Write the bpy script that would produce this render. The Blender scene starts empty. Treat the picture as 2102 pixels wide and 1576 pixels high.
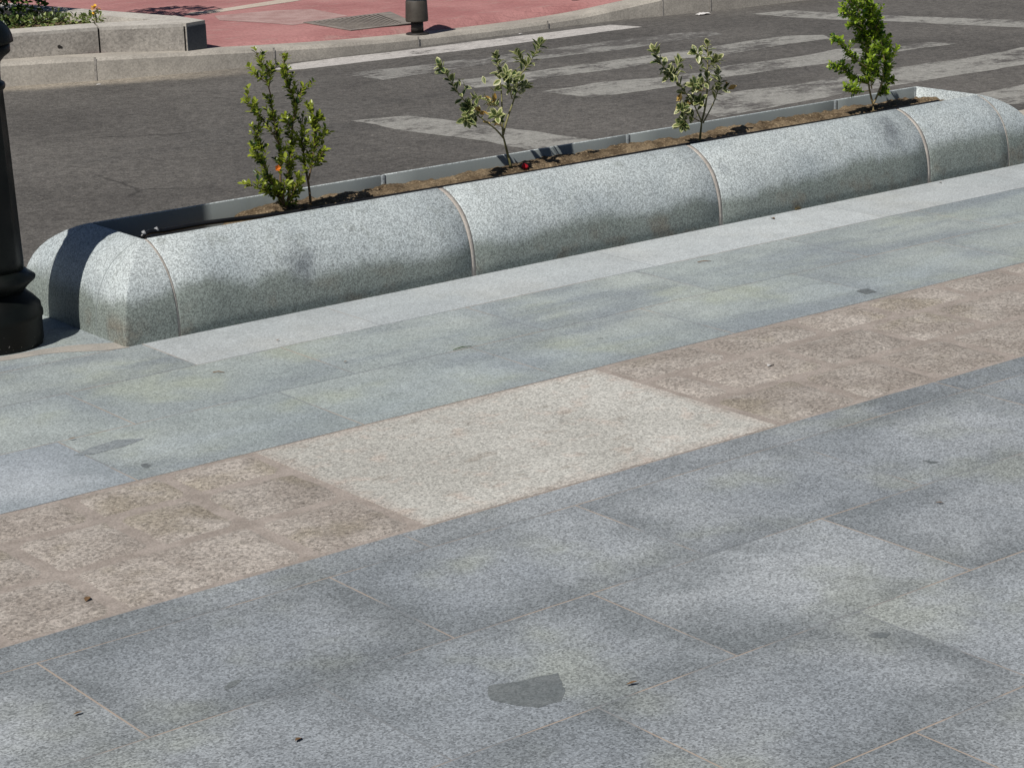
import bpy, math, random
from mathutils import Vector, Matrix, noise

random.seed(7)
C = bpy.context.scene.collection
SC = bpy.context.scene

# ------------------------------------------------------------------ camera frame
F, W, H = 4470.3, 2102.0, 1576.0
R = ((0.785216, -0.6186369, -0.02691129),
     (0.19191859, 0.20181625, 0.96043608),
     (0.58873006, 0.75931455, -0.27719727))
EYE = Vector((0.0, 0.0, 1.5))
RIGHT, UP, FWD = Vector(R[0]), Vector(R[1]), Vector(R[2])


def ray(px, py):
    return RIGHT * ((px - W / 2) / F) + UP * (-(py - H / 2) / F) + FWD


def gz(px, py, z=0.0):
    """point of the photograph carried out to the level z"""
    d = ray(px, py)
    return EYE + d * ((z - EYE.z) / d.z)


def gy(px, py, y):
    """point of the photograph carried out to the vertical plane Y = y"""
    d = ray(px, py)
    return EYE + d * ((y - EYE.y) / d.y)


# ------------------------------------------------------------------ helpers
class MB:
    def __init__(s):
        s.v, s.f, s.m, s.sm, s.a = [], [], [], [], []

    def vert(s, p):
        s.v.append(tuple(p)); return len(s.v) - 1

    def face(s, idx, mat=0, smooth=False, attr=None):
        s.f.append(tuple(idx)); s.m.append(mat); s.sm.append(smooth); s.a.append(attr)

    def poly(s, pts, mat=0, smooth=False, attr=None):
        s.face([s.vert(p) for p in pts], mat, smooth, attr)

    def box(s, a, b, mat=0):
        x0, y0, z0 = a; x1, y1, z1 = b
        i = [s.vert(p) for p in ((x0, y0, z0), (x1, y0, z0), (x1, y1, z0), (x0, y1, z0),
                                 (x0, y0, z1), (x1, y0, z1), (x1, y1, z1), (x0, y1, z1))]
        for q in ((3, 2, 1, 0), (4, 5, 6, 7), (0, 1, 5, 4), (1, 2, 6, 5), (2, 3, 7, 6), (3, 0, 4, 7)):
            s.face([i[k] for k in q], mat)

    def prism(s, pts, z0, z1, mat=0):
        n = len(pts)
        a = [s.vert((p[0], p[1], z0)) for p in pts]
        b = [s.vert((p[0], p[1], z1)) for p in pts]
        s.face(b, mat); s.face(a[::-1], mat)
        for k in range(n):
            s.face((a[k], a[(k + 1) % n], b[(k + 1) % n], b[k]), mat)

    def loft(s, rings, closed=True, mat=0, smooth=True, cap=False):
        ids = [[s.vert(p) for p in r] for r in rings]
        n = len(rings[0])
        for a, b in zip(ids, ids[1:]):
            for k in range(n if closed else n - 1):
                k2 = (k + 1) % n
                s.face((a[k], a[k2], b[k2], b[k]), mat, smooth)
        if cap:
            s.face(ids[0][::-1], mat); s.face(ids[-1], mat)

    def lathe(s, prof, c=(0, 0, 0), n=40, mat=0, smooth=True, cap=True, flute=0, fd=0.0, frange=None):
        rings = []
        for r, z in prof:
            ring = []
            for k in range(n):
                t = 2 * math.pi * k / n
                rr = r
                if flute and frange[0] <= z <= frange[1]:
                    rr = r - fd * abs(math.sin(t * flute / 2)) ** 0.6
                ring.append((c[0] + rr * math.cos(t), c[1] + rr * math.sin(t), c[2] + z))
            rings.append(ring)
        s.loft(rings, True, mat, smooth, cap)

    def tube(s, pts, rad, n=6, mat=0):
        pts = [Vector(p) for p in pts]
        if not isinstance(rad, (list, tuple)):
            rad = [rad] * len(pts)
        rings = []
        for i, p in enumerate(pts):
            t = (pts[min(i + 1, len(pts) - 1)] - pts[max(i - 1, 0)]).normalized()
            u = t.cross(Vector((0.31, 0.9, 0.2))).normalized(); w = t.cross(u)
            rings.append([p + (u * math.cos(2 * math.pi * k / n) + w * math.sin(2 * math.pi * k / n)) * rad[i] for k in range(n)])
        s.loft(rings, True, mat, True, True)

    def build(s, name, mats, parent=None, attrs=()):
        me = bpy.data.meshes.new(name)
        me.from_pydata(s.v, [], s.f)
        if not isinstance(mats, (list, tuple)):
            mats = [mats]
        for m in mats:
            me.materials.append(m)
        me.polygons.foreach_set('material_index', s.m)
        me.polygons.foreach_set('use_smooth', s.sm)
        if any(a is not None for a in s.a):
            # attr: dict with 'uvA' [..], 'uvB' [..], 'rnd' float
            if any(a and 'uvA' in a for a in s.a):
                ua = me.uv_layers.new(name='uvA'); ub = me.uv_layers.new(name='uvB')
                for p, a in zip(me.polygons, s.a):
                    if a and 'uvA' in a:
                        for k, li in enumerate(p.loop_indices):
                            ua.data[li].uv = a['uvA'][k]; ub.data[li].uv = a['uvB'][k]
            ca = me.color_attributes.new('rnd', 'FLOAT_COLOR', 'CORNER')
            for p, a in zip(me.polygons, s.a):
                v = a.get('rnd', 0.5) if a else 0.5
                for li in p.loop_indices:
                    ca.data[li].color = (v, (v * 7.31) % 1.0, (v * 13.7) % 1.0, 1)
        me.update()
        o = bpy.data.objects.new(name, me)
        C.objects.link(o)
        if parent is not None:
            o.parent = parent
        return o


def tag(o, label=None, cat=None, group=None, kind=None):
    if label: o['label'] = label
    if cat: o['category'] = cat
    if group: o['group'] = group
    if kind: o['kind'] = kind
    return o


def thing(name, label, cat, group=None, kind=None, loc=(0, 0, 0)):
    o = bpy.data.objects.new(name, None)
    C.objects.link(o)
    o.empty_display_size = 0.1
    o.location = loc
    return tag(o, label, cat, group, kind)


# ------------------------------------------------------------------ material helpers
class NT:
    def __init__(s, name, rough=0.75, spec=0.3):
        s.mat = bpy.data.materials.new(name); s.mat.use_nodes = True
        s.t = s.mat.node_tree; s.n = s.t.nodes; s.b = s.n['Principled BSDF']
        s.b.inputs['Roughness'].default_value = rough
        s.b.inputs['Specular IOR Level'].default_value = spec
        s.co = s.n.new('ShaderNodeTexCoord').outputs['Object']

    def link(s, a, b): s.t.links.new(a, b)

    def val(s, x, sock):
        if hasattr(x, 'links') or hasattr(x, 'is_linked'):
            s.link(x, sock)
        else:
            try:
                sock.default_value = x
            except Exception:
                sock.default_value = (x[0], x[1], x[2], 1) if len(x) == 3 else x

    def noise(s, scale, detail=3, rough=0.55, vec=None, dist=0.0, col=False, dim='3D', w=None):
        n = s.n.new('ShaderNodeTexNoise'); n.noise_dimensions = dim
        s.link(vec or s.co, n.inputs['Vector'])
        n.inputs['Scale'].default_value = scale; n.inputs['Detail'].default_value = detail
        n.inputs['Roughness'].default_value = rough; n.inputs['Distortion'].default_value = dist
        if w is not None: s.val(w, n.inputs['W'])
        return n.outputs['Color' if col else 'Fac']

    def voro(s, scale, feature='F1', out='Distance', vec=None, rnd=1.0):
        n = s.n.new('ShaderNodeTexVoronoi'); n.feature = feature
        s.link(vec or s.co, n.inputs['Vector']); n.inputs['Scale'].default_value = scale
        n.inputs['Randomness'].default_value = rnd
        return n.outputs[out]

    def scaled(s, v, loc=(0, 0, 0), rot=(0, 0, 0)):
        n = s.n.new('ShaderNodeMapping'); s.link(s.co, n.inputs['Vector'])
        n.inputs['Scale'].default_value = v; n.inputs['Location'].default_value = loc
        n.inputs['Rotation'].default_value = rot
        return n.outputs['Vector']

    def math(s, op, a, b=0.0, clamp=False):
        n = s.n.new('ShaderNodeMath'); n.operation = op; n.use_clamp = clamp
        s.val(a, n.inputs[0]); s.val(b, n.inputs[1])
        return n.outputs[0]

    def rng(s, x, a, b, c=0.0, d=1.0, smooth=True):
        n = s.n.new('ShaderNodeMapRange'); n.interpolation_type = 'SMOOTHSTEP' if smooth else 'LINEAR'
        s.val(x, n.inputs['Value'])
        for k, v in zip(('From Min', 'From Max', 'To Min', 'To Max'), (a, b, c, d)):
            s.val(v, n.inputs[k])
        return n.outputs['Result']

    def mix(s, f, a, b, blend='MIX'):
        n = s.n.new('ShaderNodeMix'); n.data_type = 'RGBA'; n.blend_type = blend
        s.val(f, n.inputs[0]); s.val(a, n.inputs[6]); s.val(b, n.inputs[7])
        return n.outputs[2]

    def scale_col(s, col, f):
        """col * scalar"""
        n = s.n.new('ShaderNodeVectorMath'); n.operation = 'SCALE'
        s.val(col, n.inputs[0]); s.val(f, n.inputs['Scale'])
        return n.outputs[0]

    def sep(s, v):
        n = s.n.new('ShaderNodeSeparateXYZ'); s.link(v, n.inputs[0]); return n.outputs

    def color(s, c): s.val(c, s.b.inputs['Base Color'])

    def bump(s, h, strength=0.3, dist=0.01):
        n = s.n.new('ShaderNodeBump'); n.inputs['Strength'].default_value = strength
        n.inputs['Distance'].default_value = dist
        s.link(h, n.inputs['Height']); s.link(n.outputs[0], s.b.inputs['Normal'])

    def uv(s, name):
        n = s.n.new('ShaderNodeUVMap'); n.uv_map = name; return n.outputs[0]

    def attr(s, name, out='Color'):
        n = s.n.new('ShaderNodeAttribute'); n.attribute_name = name; return n.outputs[out]

    def spot(s, c, r0, r1, sc=(1, 1, 1)):
        """mask around a point of the surface, 1 inside r0, 0 beyond r1, ragged edge"""
        n = s.n.new('ShaderNodeVectorMath'); n.operation = 'SUBTRACT'
        s.link(s.co, n.inputs[0]); n.inputs[1].default_value = c
        m = s.n.new('ShaderNodeVectorMath'); m.operation = 'MULTIPLY'
        s.link(n.outputs[0], m.inputs[0]); m.inputs[1].default_value = sc
        k = s.n.new('ShaderNodeVectorMath'); k.operation = 'LENGTH'; s.link(m.outputs[0], k.inputs[0])
        d = s.math('ADD', k.outputs['Value'], s.math('MULTIPLY', s.math('SUBTRACT', s.noise(22, 3), 0.5), r1 * 1.2))
        return s.rng(d, r0, r1, 1.0, 0.0)


def speckle(m, lo, hi, size=1.0):
    """granite grain: fine pale and dark crystals, returned as a factor around 1"""
    a = m.noise(240 / size, 2, 0.75)
    b = m.sep(m.voro(250 / size, 'F1', 'Color'))[0]
    g = m.math('ADD', m.math('MULTIPLY', a, 0.68), m.math('MULTIPLY', b, 0.32))
    return m.rng(g, 0.26, 0.74, lo, hi, False)


def granite_slab(name, ca, cb, cedge, lo, hi, edge_amt=0.7, tint=(0.2, 0.24, 0.18), tint_amt=0.3, big=1.6, drift=None, drift_amt=0.0):
    m = NT(name, 0.72, 0.28)
    rc = m.sep(m.attr('rnd'))
    w = m.math('MULTIPLY', rc[0], 37.0)
    A, B = m.sep(m.uv('uvA')), m.sep(m.uv('uvB'))
    e = m.math('MINIMUM', m.math('MINIMUM', A[0], B[0]), m.math('MINIMUM', A[1], B[1]))
    n1 = m.math('ADD', m.math('MULTIPLY', m.noise(big, 3, 0.55, dim='4D', w=w), 0.45), m.math('MULTIPLY', m.noise(big * 0.8, 4, 0.6), 0.55))
    n2 = m.noise(6.0, 4, 0.6, dim='4D', w=w)
    n3 = m.noise(2.6, 3, 0.6)
    col = m.mix(m.rng(n1, 0.36, 0.64), ca, cb)
    col = m.mix(m.math('MULTIPLY', m.rng(n3, 0.5, 0.68), tint_amt), col, tint)
    if drift:
        n4 = m.noise(1.7, 4, 0.6, vec=m.scaled((0.42, 1.7, 1), (4, 2, 0)))
        col = m.mix(m.math('MULTIPLY', m.rng(n4, 0.50, 0.66), drift_amt), col, drift)
        n5 = m.noise(1.9, 4, 0.6, vec=m.scaled((0.5, 1.5, 1), (9, 7, 0)))
        col = m.mix(m.math('MULTIPLY', m.rng(n5, 0.54, 0.70), drift_amt * 0.5), col, tuple(min(1, k * 1.75) for k in drift))
    ee = m.math('ADD', e, m.math('MULTIPLY', m.math('SUBTRACT', n2, 0.5), 0.30))
    ed = m.rng(ee, -0.02, 0.15, 1.0, 0.0)
    vl = m.n.new('ShaderNodeVectorMath'); vl.operation = 'LENGTH'; m.link(m.uv('uvA'), vl.inputs[0])
    dk = m.math('MULTIPLY', m.rng(m.math('ADD', vl.outputs['Value'], m.math('MULTIPLY', n2, 0.12)), 0.05, 0.36, 1.0, 0.0), m.math('GREATER_THAN', rc[0], 1.5))
    col = m.mix(m.math('MULTIPLY', dk, 0.85), col, cedge)
    ed = m.math('MULTIPLY', ed, m.rng(m.math('ADD', m.math('MULTIPLY', m.noise(1.9, 2, 0.5, dim='4D', w=m.math('ADD', w, 9.0)), 0.4), m.math('MULTIPLY', m.noise(1.5, 3, 0.6), 0.6)), 0.40, 0.58))
    col = m.mix(m.math('MULTIPLY', ed, edge_amt), col, cedge)
    f = m.math('MULTIPLY', m.rng(rc[1], 0, 1, 0.95, 1.05, False), m.rng(m.noise(9, 4, 0.65), 0.3, 0.7, 0.92, 1.08, False))
    # small dark chewing gum and dirt spots
    vd = m.voro(2.3, 'F1', 'Distance')
    sp = m.rng(vd, 0.012, 0.024, 0.62, 1.0)
    f = m.math('MULTIPLY', f, sp)
    f = m.math('MULTIPLY', f, speckle(m, lo, hi))
    m.color(m.scale_col(col, f))
    m.bump(m.noise(300, 2, 0.6), 0.12, 0.002)
    return m.mat


M = {}
M['slab_low'] = granite_slab('granite_bluegrey', (0.228, 0.252, 0.276), (0.32, 0.343, 0.36), (0.145, 0.162, 0.172), 0.46, 1.56, 0.74,
                             (0.265, 0.285, 0.24), 0.5)
M['slab_up'] = granite_slab('granite_greygreen', (0.272, 0.312, 0.318), (0.365, 0.40, 0.385), (0.21, 0.238, 0.262), 0.60, 1.42, 0.6,
                            (0.33, 0.362, 0.30), 0.65, 1.1, (0.205, 0.235, 0.262), 0.7)
M['slab_blue'] = granite_slab('granite_paleblue', (0.325, 0.36, 0.395), (0.385, 0.42, 0.45), (0.25, 0.285, 0.31), 0.62, 1.38, 0.75,
                              (0.33, 0.36, 0.36), 0.3)
M['slab_edge'] = granite_slab('granite_pale', (0.38, 0.415, 0.43), (0.45, 0.48, 0.49), (0.32, 0.345, 0.36), 0.70, 1.30, 0.35,
                              (0.42, 0.42, 0.38), 0.25)


def cream_slab():
    m = NT('granite_cream', 0.75, 0.25)
    n1 = m.noise(1.7, 3)
    col = m.mix(m.rng(n1, 0.38, 0.62), (0.395, 0.39, 0.36), (0.475, 0.47, 0.437))
    pk = m.rng(m.noise(11, 5, 0.7), 0.52, 0.66)
    col = m.mix(m.math('MULTIPLY', pk, 0.35), col, (0.50, 0.40, 0.34))
    st = m.rng(m.noise(2.5, 5, 0.72, vec=m.scaled((3.0, 7.0, 1), (3, 1, 0), (0, 0, 0.25))), 0.55, 0.68)
    col = m.mix(m.math('MULTIPLY', st, 0.6), col, (0.275, 0.245, 0.21))
    gm = m.rng(m.voro(7, 'F1', 'Distance'), 0.03, 0.06, 0.5, 0.0)
    col = m.mix(gm, col, (0.22, 0.20, 0.175))
    A, B = m.sep(m.uv('uvA')), m.sep(m.uv('uvB'))
    e = m.math('MINIMUM', m.math('MINIMUM', A[0], B[0]), m.math('MINIMUM', A[1], B[1]))
    ed = m.rng(m.math('ADD', e, m.math('MULTIPLY', m.math('SUBTRACT', m.noise(9, 4), 0.5), 0.1)), 0.0, 0.05, 0.4, 0.0)
    col = m.mix(ed, col, (0.36, 0.30, 0.26))
    m.color(m.scale_col(col, speckle(m, 0.55, 1.45, 1.2)))
    m.bump(m.noise(200, 2), 0.15, 0.002)
    return m.mat


M['cream'] = cream_slab()


def cobble_mat():
    m = NT('rough_brown_stone', 0.85, 0.15)
    rc = m.sep(m.attr('rnd'))
    n1 = m.noise(7, 4, 0.6, dim='4D', w=m.math('MULTIPLY', rc[0], 30))
    col = m.mix(m.rng(n1, 0.36, 0.64), (0.31, 0.276, 0.246), (0.405, 0.37, 0.335))
    col = m.mix(m.math('MULTIPLY', m.rng(m.noise(3.2, 3, 0.6), 0.52, 0.66), 0.4), col, (0.27, 0.235, 0.165))
    st = m.noise(60, 4, 0.7, vec=m.scaled((1.0, 2.4, 1), (0, 0, 0), (0, 0, 0.6)))
    col = m.mix(m.rng(st, 0.60, 0.72), col, (0.56, 0.52, 0.47))
    col = m.mix(m.rng(st, 0.42, 0.30), col, (0.15, 0.125, 0.105))
    f = m.rng(rc[1], 0, 1, 0.92, 1.1, False)
    m.color(m.scale_col(col, m.math('MULTIPLY', f, speckle(m, 0.55, 1.45, 1.4))))
    m.bump(st, 0.55, 0.012)
    return m.mat


M['cobble'] = cobble_mat()


def simple(name, a, b, scale=8, rough=0.8, spec=0.25, sp=(0.85, 1.15), size=1.0, bump=0.2):
    m = NT(name, rough, spec)
    col = m.mix(m.rng(m.noise(scale, 4, 0.6), 0.34, 0.66), a, b)
    m.color(m.scale_col(col, speckle(m, sp[0], sp[1], size)))
    if bump: m.bump(m.noise(150 / size, 3), bump, 0.003)
    return m.mat


M['mortar'] = simple('mortar_tan', (0.275, 0.24, 0.213), (0.35, 0.308, 0.277), 14, sp=(0.78, 1.22))


def joint_fill():
    m = NT('patchy_joint_fill', 0.85, 0.15)
    k = m.rng(m.noise(2.4, 4, 0.6), 0.42, 0.58)
    m.color(m.mix(k, (0.20, 0.215, 0.23), m.mix(m.noise(30, 3), (0.31, 0.26, 0.22), (0.40, 0.34, 0.29))))
    return m.mat


M['joint_fill'] = joint_fill()
M['joint'] = simple('pale_joint_mortar', (0.34, 0.31, 0.28), (0.45, 0.415, 0.375), 20)
M['faint'] = simple('faint_cement_stain', (0.20, 0.225, 0.24), (0.25, 0.275, 0.285), 30, sp=(0.65, 1.35))
M['patch'] = simple('mortar_patch_grey', (0.122, 0.138, 0.144), (0.162, 0.178, 0.184), 16, sp=(0.72, 1.28))
M['smear'] = simple('sand_smear', (0.31, 0.295, 0.27), (0.37, 0.345, 0.31), 14)


def planter_granite():
    m = NT('planter_granite', 0.62, 0.35)
    x, y, z = m.sep(m.co)
    n1 = m.noise(2.2, 3)
    col = m.mix(m.rng(n1, 0.36, 0.64), (0.352, 0.395, 0.41), (0.448, 0.49, 0.495))
    # splash dirt: greenish film with a ragged upper edge, stronger on some stones
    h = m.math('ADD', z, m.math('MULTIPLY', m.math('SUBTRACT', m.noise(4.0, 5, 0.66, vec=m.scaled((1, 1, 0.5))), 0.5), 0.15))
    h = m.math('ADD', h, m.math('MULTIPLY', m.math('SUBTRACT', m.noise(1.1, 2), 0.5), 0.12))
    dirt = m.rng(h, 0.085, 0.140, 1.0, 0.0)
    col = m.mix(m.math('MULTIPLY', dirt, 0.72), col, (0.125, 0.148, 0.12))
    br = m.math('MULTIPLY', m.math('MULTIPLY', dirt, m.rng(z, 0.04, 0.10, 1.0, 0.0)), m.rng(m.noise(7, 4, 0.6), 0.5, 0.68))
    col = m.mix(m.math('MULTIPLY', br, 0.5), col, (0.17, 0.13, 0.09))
    dr = m.math('MULTIPLY', m.rng(m.noise(5, 4, 0.65, vec=m.scaled((3.2, 3.2, 0.35))), 0.56, 0.68), m.rng(z, 0.06, 0.2))
    col = m.mix(m.math('MULTIPLY', dr, 0.35), col, (0.21, 0.23, 0.21))
    sc = m.rng(m.noise(13, 3, 0.6, vec=m.scaled((1.0, 2.5, 3.0), (1, 2, 3), (0.3, 0.5, 0.4))), 0.70, 0.74)
    col = m.mix(m.math('MULTIPLY', sc, 0.5), col, (0.17, 0.185, 0.185))
    sm = m.math('MAXIMUM', m.spot((3.235, 5.115, 0.135), 0.0, 0.085, (1, 0.6, 1.1)), m.spot((5.72, 5.16, 0.21), 0.0, 0.11, (1.2, 0.7, 1)))
    sm = m.math('MAXIMUM', sm, m.math('MULTIPLY', m.spot((4.90, 5.14, 0.19), 0.0, 0.04), 0.7))
    col = m.mix(m.math('MULTIPLY', sm, 0.7), col, (0.10, 0.115, 0.13))
    iy = m.math('MINIMUM', m.math('ABSOLUTE', m.math('SUBTRACT', y, 5.566)), m.math('ABSOLUTE', m.math('SUBTRACT', y, 5.268)))
    ins = m.math('MULTIPLY', m.rng(iy, 0.001, 0.0025, 1.0, 0.0), m.rng(z, 0.2450, 0.2462, 1.0, 0.0))
    col = m.mix(m.math('MULTIPLY', ins, 0.85), col, m.mix(m.noise(8, 4), (0.15, 0.175, 0.18), (0.22, 0.245, 0.245)))
    a = m.noise(420, 2, 0.7)
    cv = m.sep(m.voro(300, 'F1', 'Color'))[0]
    g = m.math('ADD', m.math('MULTIPLY', a, 0.45), m.math('MULTIPLY', cv, 0.55))
    f = m.mix(ins, m.rng(g, 0.2, 0.8, 0.54, 1.42, False), (0.95, 0.95, 0.95))
    f = m.sep(f)[0]
    m.color(m.scale_col(col, f))
    m.bump(a, 0.25, 0.002)
    return m.mat


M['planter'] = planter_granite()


def asphalt():
    m = NT('asphalt', 0.8, 0.25)
    n1 = m.noise(0.9, 4, 0.6)
    col = m.mix(m.rng(n1, 0.34, 0.66), (0.088, 0.083, 0.077), (0.122, 0.115, 0.106))
    n2 = m.noise(3.0, 5, 0.65, vec=m.scaled((0.5, 2.0, 1)))
    col = m.mix(m.rng(n2, 0.56, 0.72, 0, 0.4), col, (0.075, 0.07, 0.066))
    a = m.noise(110, 3, 0.75)
    a2 = m.noise(34, 4, 0.75)
    f = m.math('MULTIPLY', m.rng(a, 0.33, 0.67, 0.58, 1.46, False), m.rng(a2, 0.34, 0.66, 0.66, 1.36, False))
    vp = m.voro(60, 'F1', 'Distance')
    pe = m.rng(m.voro(9, 'F1', 'Distance'), 0.04, 0.07, 1.0, 0.0)
    col = m.mix(m.math('MULTIPLY', pe, 0.55), col, (0.27, 0.24, 0.21))
    # sandy gutter along the far kerb
    x, y, z = m.sep(m.co)
    k = m.math('ADD', y, m.math('MULTIPLY', m.math('SUBTRACT', x, 5.2), 0.36))
    cr = m.voro(0.55, 'DISTANCE_TO_EDGE', 'Distance', vec=m.mix(0.12, m.co, m.noise(2.5, 4, 0.7, col=True)))
    crk = m.math('MULTIPLY', m.rng(cr, 0.002, 0.006, 1.0, 0.0), m.rng(m.noise(0.8, 2), 0.48, 0.56))
    col = m.mix(m.math('MULTIPLY', crk, 0.6), col, (0.035, 0.033, 0.031))
    oil = m.rng(m.noise(0.7, 3, 0.6, vec=m.scaled((0.35, 1.6, 1), (3, 5, 0))), 0.56, 0.68)
    col = m.mix(m.math('MULTIPLY', oil, 0.35), col, (0.062, 0.060, 0.058))
    gut = m.math('MULTIPLY', m.rng(m.math('ADD', k, m.math('MULTIPLY', m.noise(5, 4), 0.14)), 10.33, 10.52), m.rng(x, 5.4, 6.6, 1.0, 0.0))
    col = m.mix(m.math('MULTIPLY', gut, 0.85), col, (0.30, 0.265, 0.215))
    m.color(m.scale_col(col, f))
    m.bump(m.math('ADD', a, m.math('MULTIPLY', vp, 0.5)), 0.45, 0.006)
    return m.mat


M['asphalt'] = asphalt()


def paint(name, col, worn):
    m = NT(name, 0.75, 0.25)
    w1 = m.noise(3.0, 6, 0.75, vec=m.scaled((0.9, 1.5, 1)))
    w2 = m.noise(45, 3, 0.7)
    w = m.math('ADD', m.math('MULTIPLY', w1, 0.72), m.math('MULTIPLY', w2, 0.28))
    k = m.rng(w, 0.52 - worn, 0.66 - worn, 1.0, 0.0)
    a = m.noise(110, 3, 0.75)
    c = m.mix(k, (0.10, 0.094, 0.088), col)
    a2 = m.noise(34, 4, 0.75)
    m.color(m.scale_col(c, m.math('MULTIPLY', m.rng(a, 0.33, 0.67, 0.75, 1.25, False), m.rng(a2, 0.34, 0.66, 0.80, 1.2, False))))
    m.bump(a, 0.3, 0.004)
    return m.mat


M['paint_worn'] = paint('worn_road_paint', (0.285, 0.28, 0.26), 0.055)
M['paint_very'] = paint('very_worn_road_paint', (0.25, 0.245, 0.23), 0.10)
M['paint'] = paint('road_paint', (0.46, 0.44, 0.42), -0.02)


def pink():
    m = NT('red_paving', 0.82, 0.2)
    n1 = m.noise(1.6, 4)
    col = m.mix(m.rng(n1, 0.34, 0.66), (0.345, 0.155, 0.15), (0.43, 0.215, 0.205))
    col = m.mix(m.rng(m.noise(4.5, 4, vec=m.scaled((1, 3, 1))), 0.55, 0.7, 0, 0.4), col, (0.40, 0.29, 0.26))
    n = m.n.new('ShaderNodeTexBrick'); m.link(m.scaled((1, 1, 1), (0, 0, 0), (0, 0, 0.15)), n.inputs['Vector'])
    n.inputs['Scale'].default_value = 5.0; n.inputs['Mortar Size'].default_value = 0.012
    n.inputs['Color1'].default_value = (1, 1, 1, 1); n.inputs['Color2'].default_value = (0.93, 0.93, 0.93, 1); n.inputs['Mortar'].default_value = (0.83, 0.83, 0.83, 1)
    col = m.mix(1.0, col, n.outputs['Color'], 'MULTIPLY')
    m.color(m.scale_col(col, speckle(m, 0.86, 1.14, 3)))
    return m.mat


M['pink'] = pink()
M['kerb'] = simple('kerb_stone', (0.32, 0.297, 0.262), (0.43, 0.40, 0.35), 3, size=2.0, sp=(0.8, 1.2))
M['greypave'] = simple('grey_paving', (0.345, 0.215, 0.20), (0.42, 0.29, 0.27), 7, size=2)
M['palestrip'] = simple('pale_strip_stone', (0.46, 0.385, 0.32), (0.52, 0.45, 0.38), 3, size=2)
M['fargranite'] = simple('weathered_granite', (0.27, 0.25, 0.225), (0.36, 0.335, 0.30), 5, size=2.6, sp=(0.72, 1.28), bump=0.4)
M['farcap'] = simple('pale_granite_coping', (0.42, 0.395, 0.36), (0.50, 0.475, 0.43), 6, size=2.6, sp=(0.8, 1.2))
M['end_shade'] = simple('end_shade_stone', (0.075, 0.082, 0.095), (0.10, 0.108, 0.12), 5, size=2)  # darker stone colour carries the end face's own shade
M['earth_ground'] = simple('plain_ground', (0.20, 0.18, 0.15), (0.26, 0.23, 0.2), 0.3)


def soil_mat():
    m = NT('soil', 0.95, 0.05)
    col = m.mix(m.rng(m.noise(11, 5, 0.7), 0.36, 0.64), (0.11, 0.080, 0.050), (0.25, 0.19, 0.122))
    col = m.mix(m.rng(m.voro(75, 'F1', 'Distance'), 0.16, 0.28, 0.75, 0.0), col, (0.40, 0.31, 0.20))
    m.color(m.scale_col(col, m.rng(m.noise(130, 3, 0.75), 0.3, 0.7, 0.55, 1.4, False)))
    m.bump(m.noise(70, 5, 0.75), 0.9, 0.012)
    return m.mat


M['soil'] = soil_mat()


def metal(name, a, b, rough=0.35, spec=0.5, metallic=0.0):
    m = NT(name, rough, spec)
    m.b.inputs['Metallic'].default_value = metallic
    m.color(m.mix(m.rng(m.noise(9, 5, 0.65), 0.35, 0.65), a, b))
    m.val(m.rng(m.noise(14, 4), 0.3, 0.7, rough - 0.08, rough + 0.2), m.b.inputs['Roughness'])
    m.bump(m.noise(60, 4), 0.12, 0.004)
    return m.mat


M['iron'] = metal('black_cast_iron_paint', (0.0035, 0.0042, 0.004), (0.006, 0.008, 0.007), 0.4, 0.22)


def iron_scuffed():
    m = NT('scuffed_iron_paint', 0.45, 0.2)
    col = m.mix(m.rng(m.noise(9, 5), 0.35, 0.65), (0.0035, 0.0042, 0.004), (0.006, 0.008, 0.007))
    k = m.rng(m.noise(70, 4, 0.7), 0.63, 0.68)
    z = m.sep(m.co)[2]
    k = m.math('MULTIPLY', k, m.rng(z, 0.02, 0.07, 1.0, 0.0))
    m.color(m.mix(k, col, (0.30, 0.28, 0.25)))
    return m.mat


M['iron_base'] = iron_scuffed()
M['bronze'] = metal('brown_bollard_paint', (0.050, 0.043, 0.036), (0.075, 0.066, 0.055), 0.5, 0.35)
M['bronze_dark'] = metal('dark_bollard_paint', (0.022, 0.019, 0.017), (0.035, 0.031, 0.028), 0.5, 0.35)
M['steel'] = metal('grey_galvanised_pole', (0.20, 0.205, 0.21), (0.26, 0.265, 0.27), 0.5, 0.4, 0.3)
M['grate'] = metal('cast_drain_iron', (0.20, 0.175, 0.155), (0.27, 0.24, 0.21), 0.6, 0.3)
M['black'] = metal('black_hose_plastic', (0.008, 0.008, 0.009), (0.012, 0.012, 0.013), 0.35, 0.5)
M['pit'] = simple('dark_pit', (0.02, 0.018, 0.016), (0.03, 0.027, 0.025), 5)


def leaf_mat(name, dark, lite, rough=0.38, trans=0.25, flip=0.0):
    m = NT(name, rough, 0.45)
    rc = m.sep(m.attr('rnd'))
    col = m.mix(m.rng(rc[0], 0.15, 0.95), dark, lite)
    m.color(col)
    tr = m.n.new('ShaderNodeBsdfTranslucent'); m.val(m.scale_col(col, 1.5), tr.inputs['Color'])
    mx = m.n.new('ShaderNodeMixShader'); mx.inputs[0].default_value = trans
    m.link(m.b.outputs[0], mx.inputs[1]); m.link(tr.outputs[0], mx.inputs[2])
    m.link(mx.outputs[0], m.n['Material Output'].inputs[0])
    return m.mat


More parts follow.
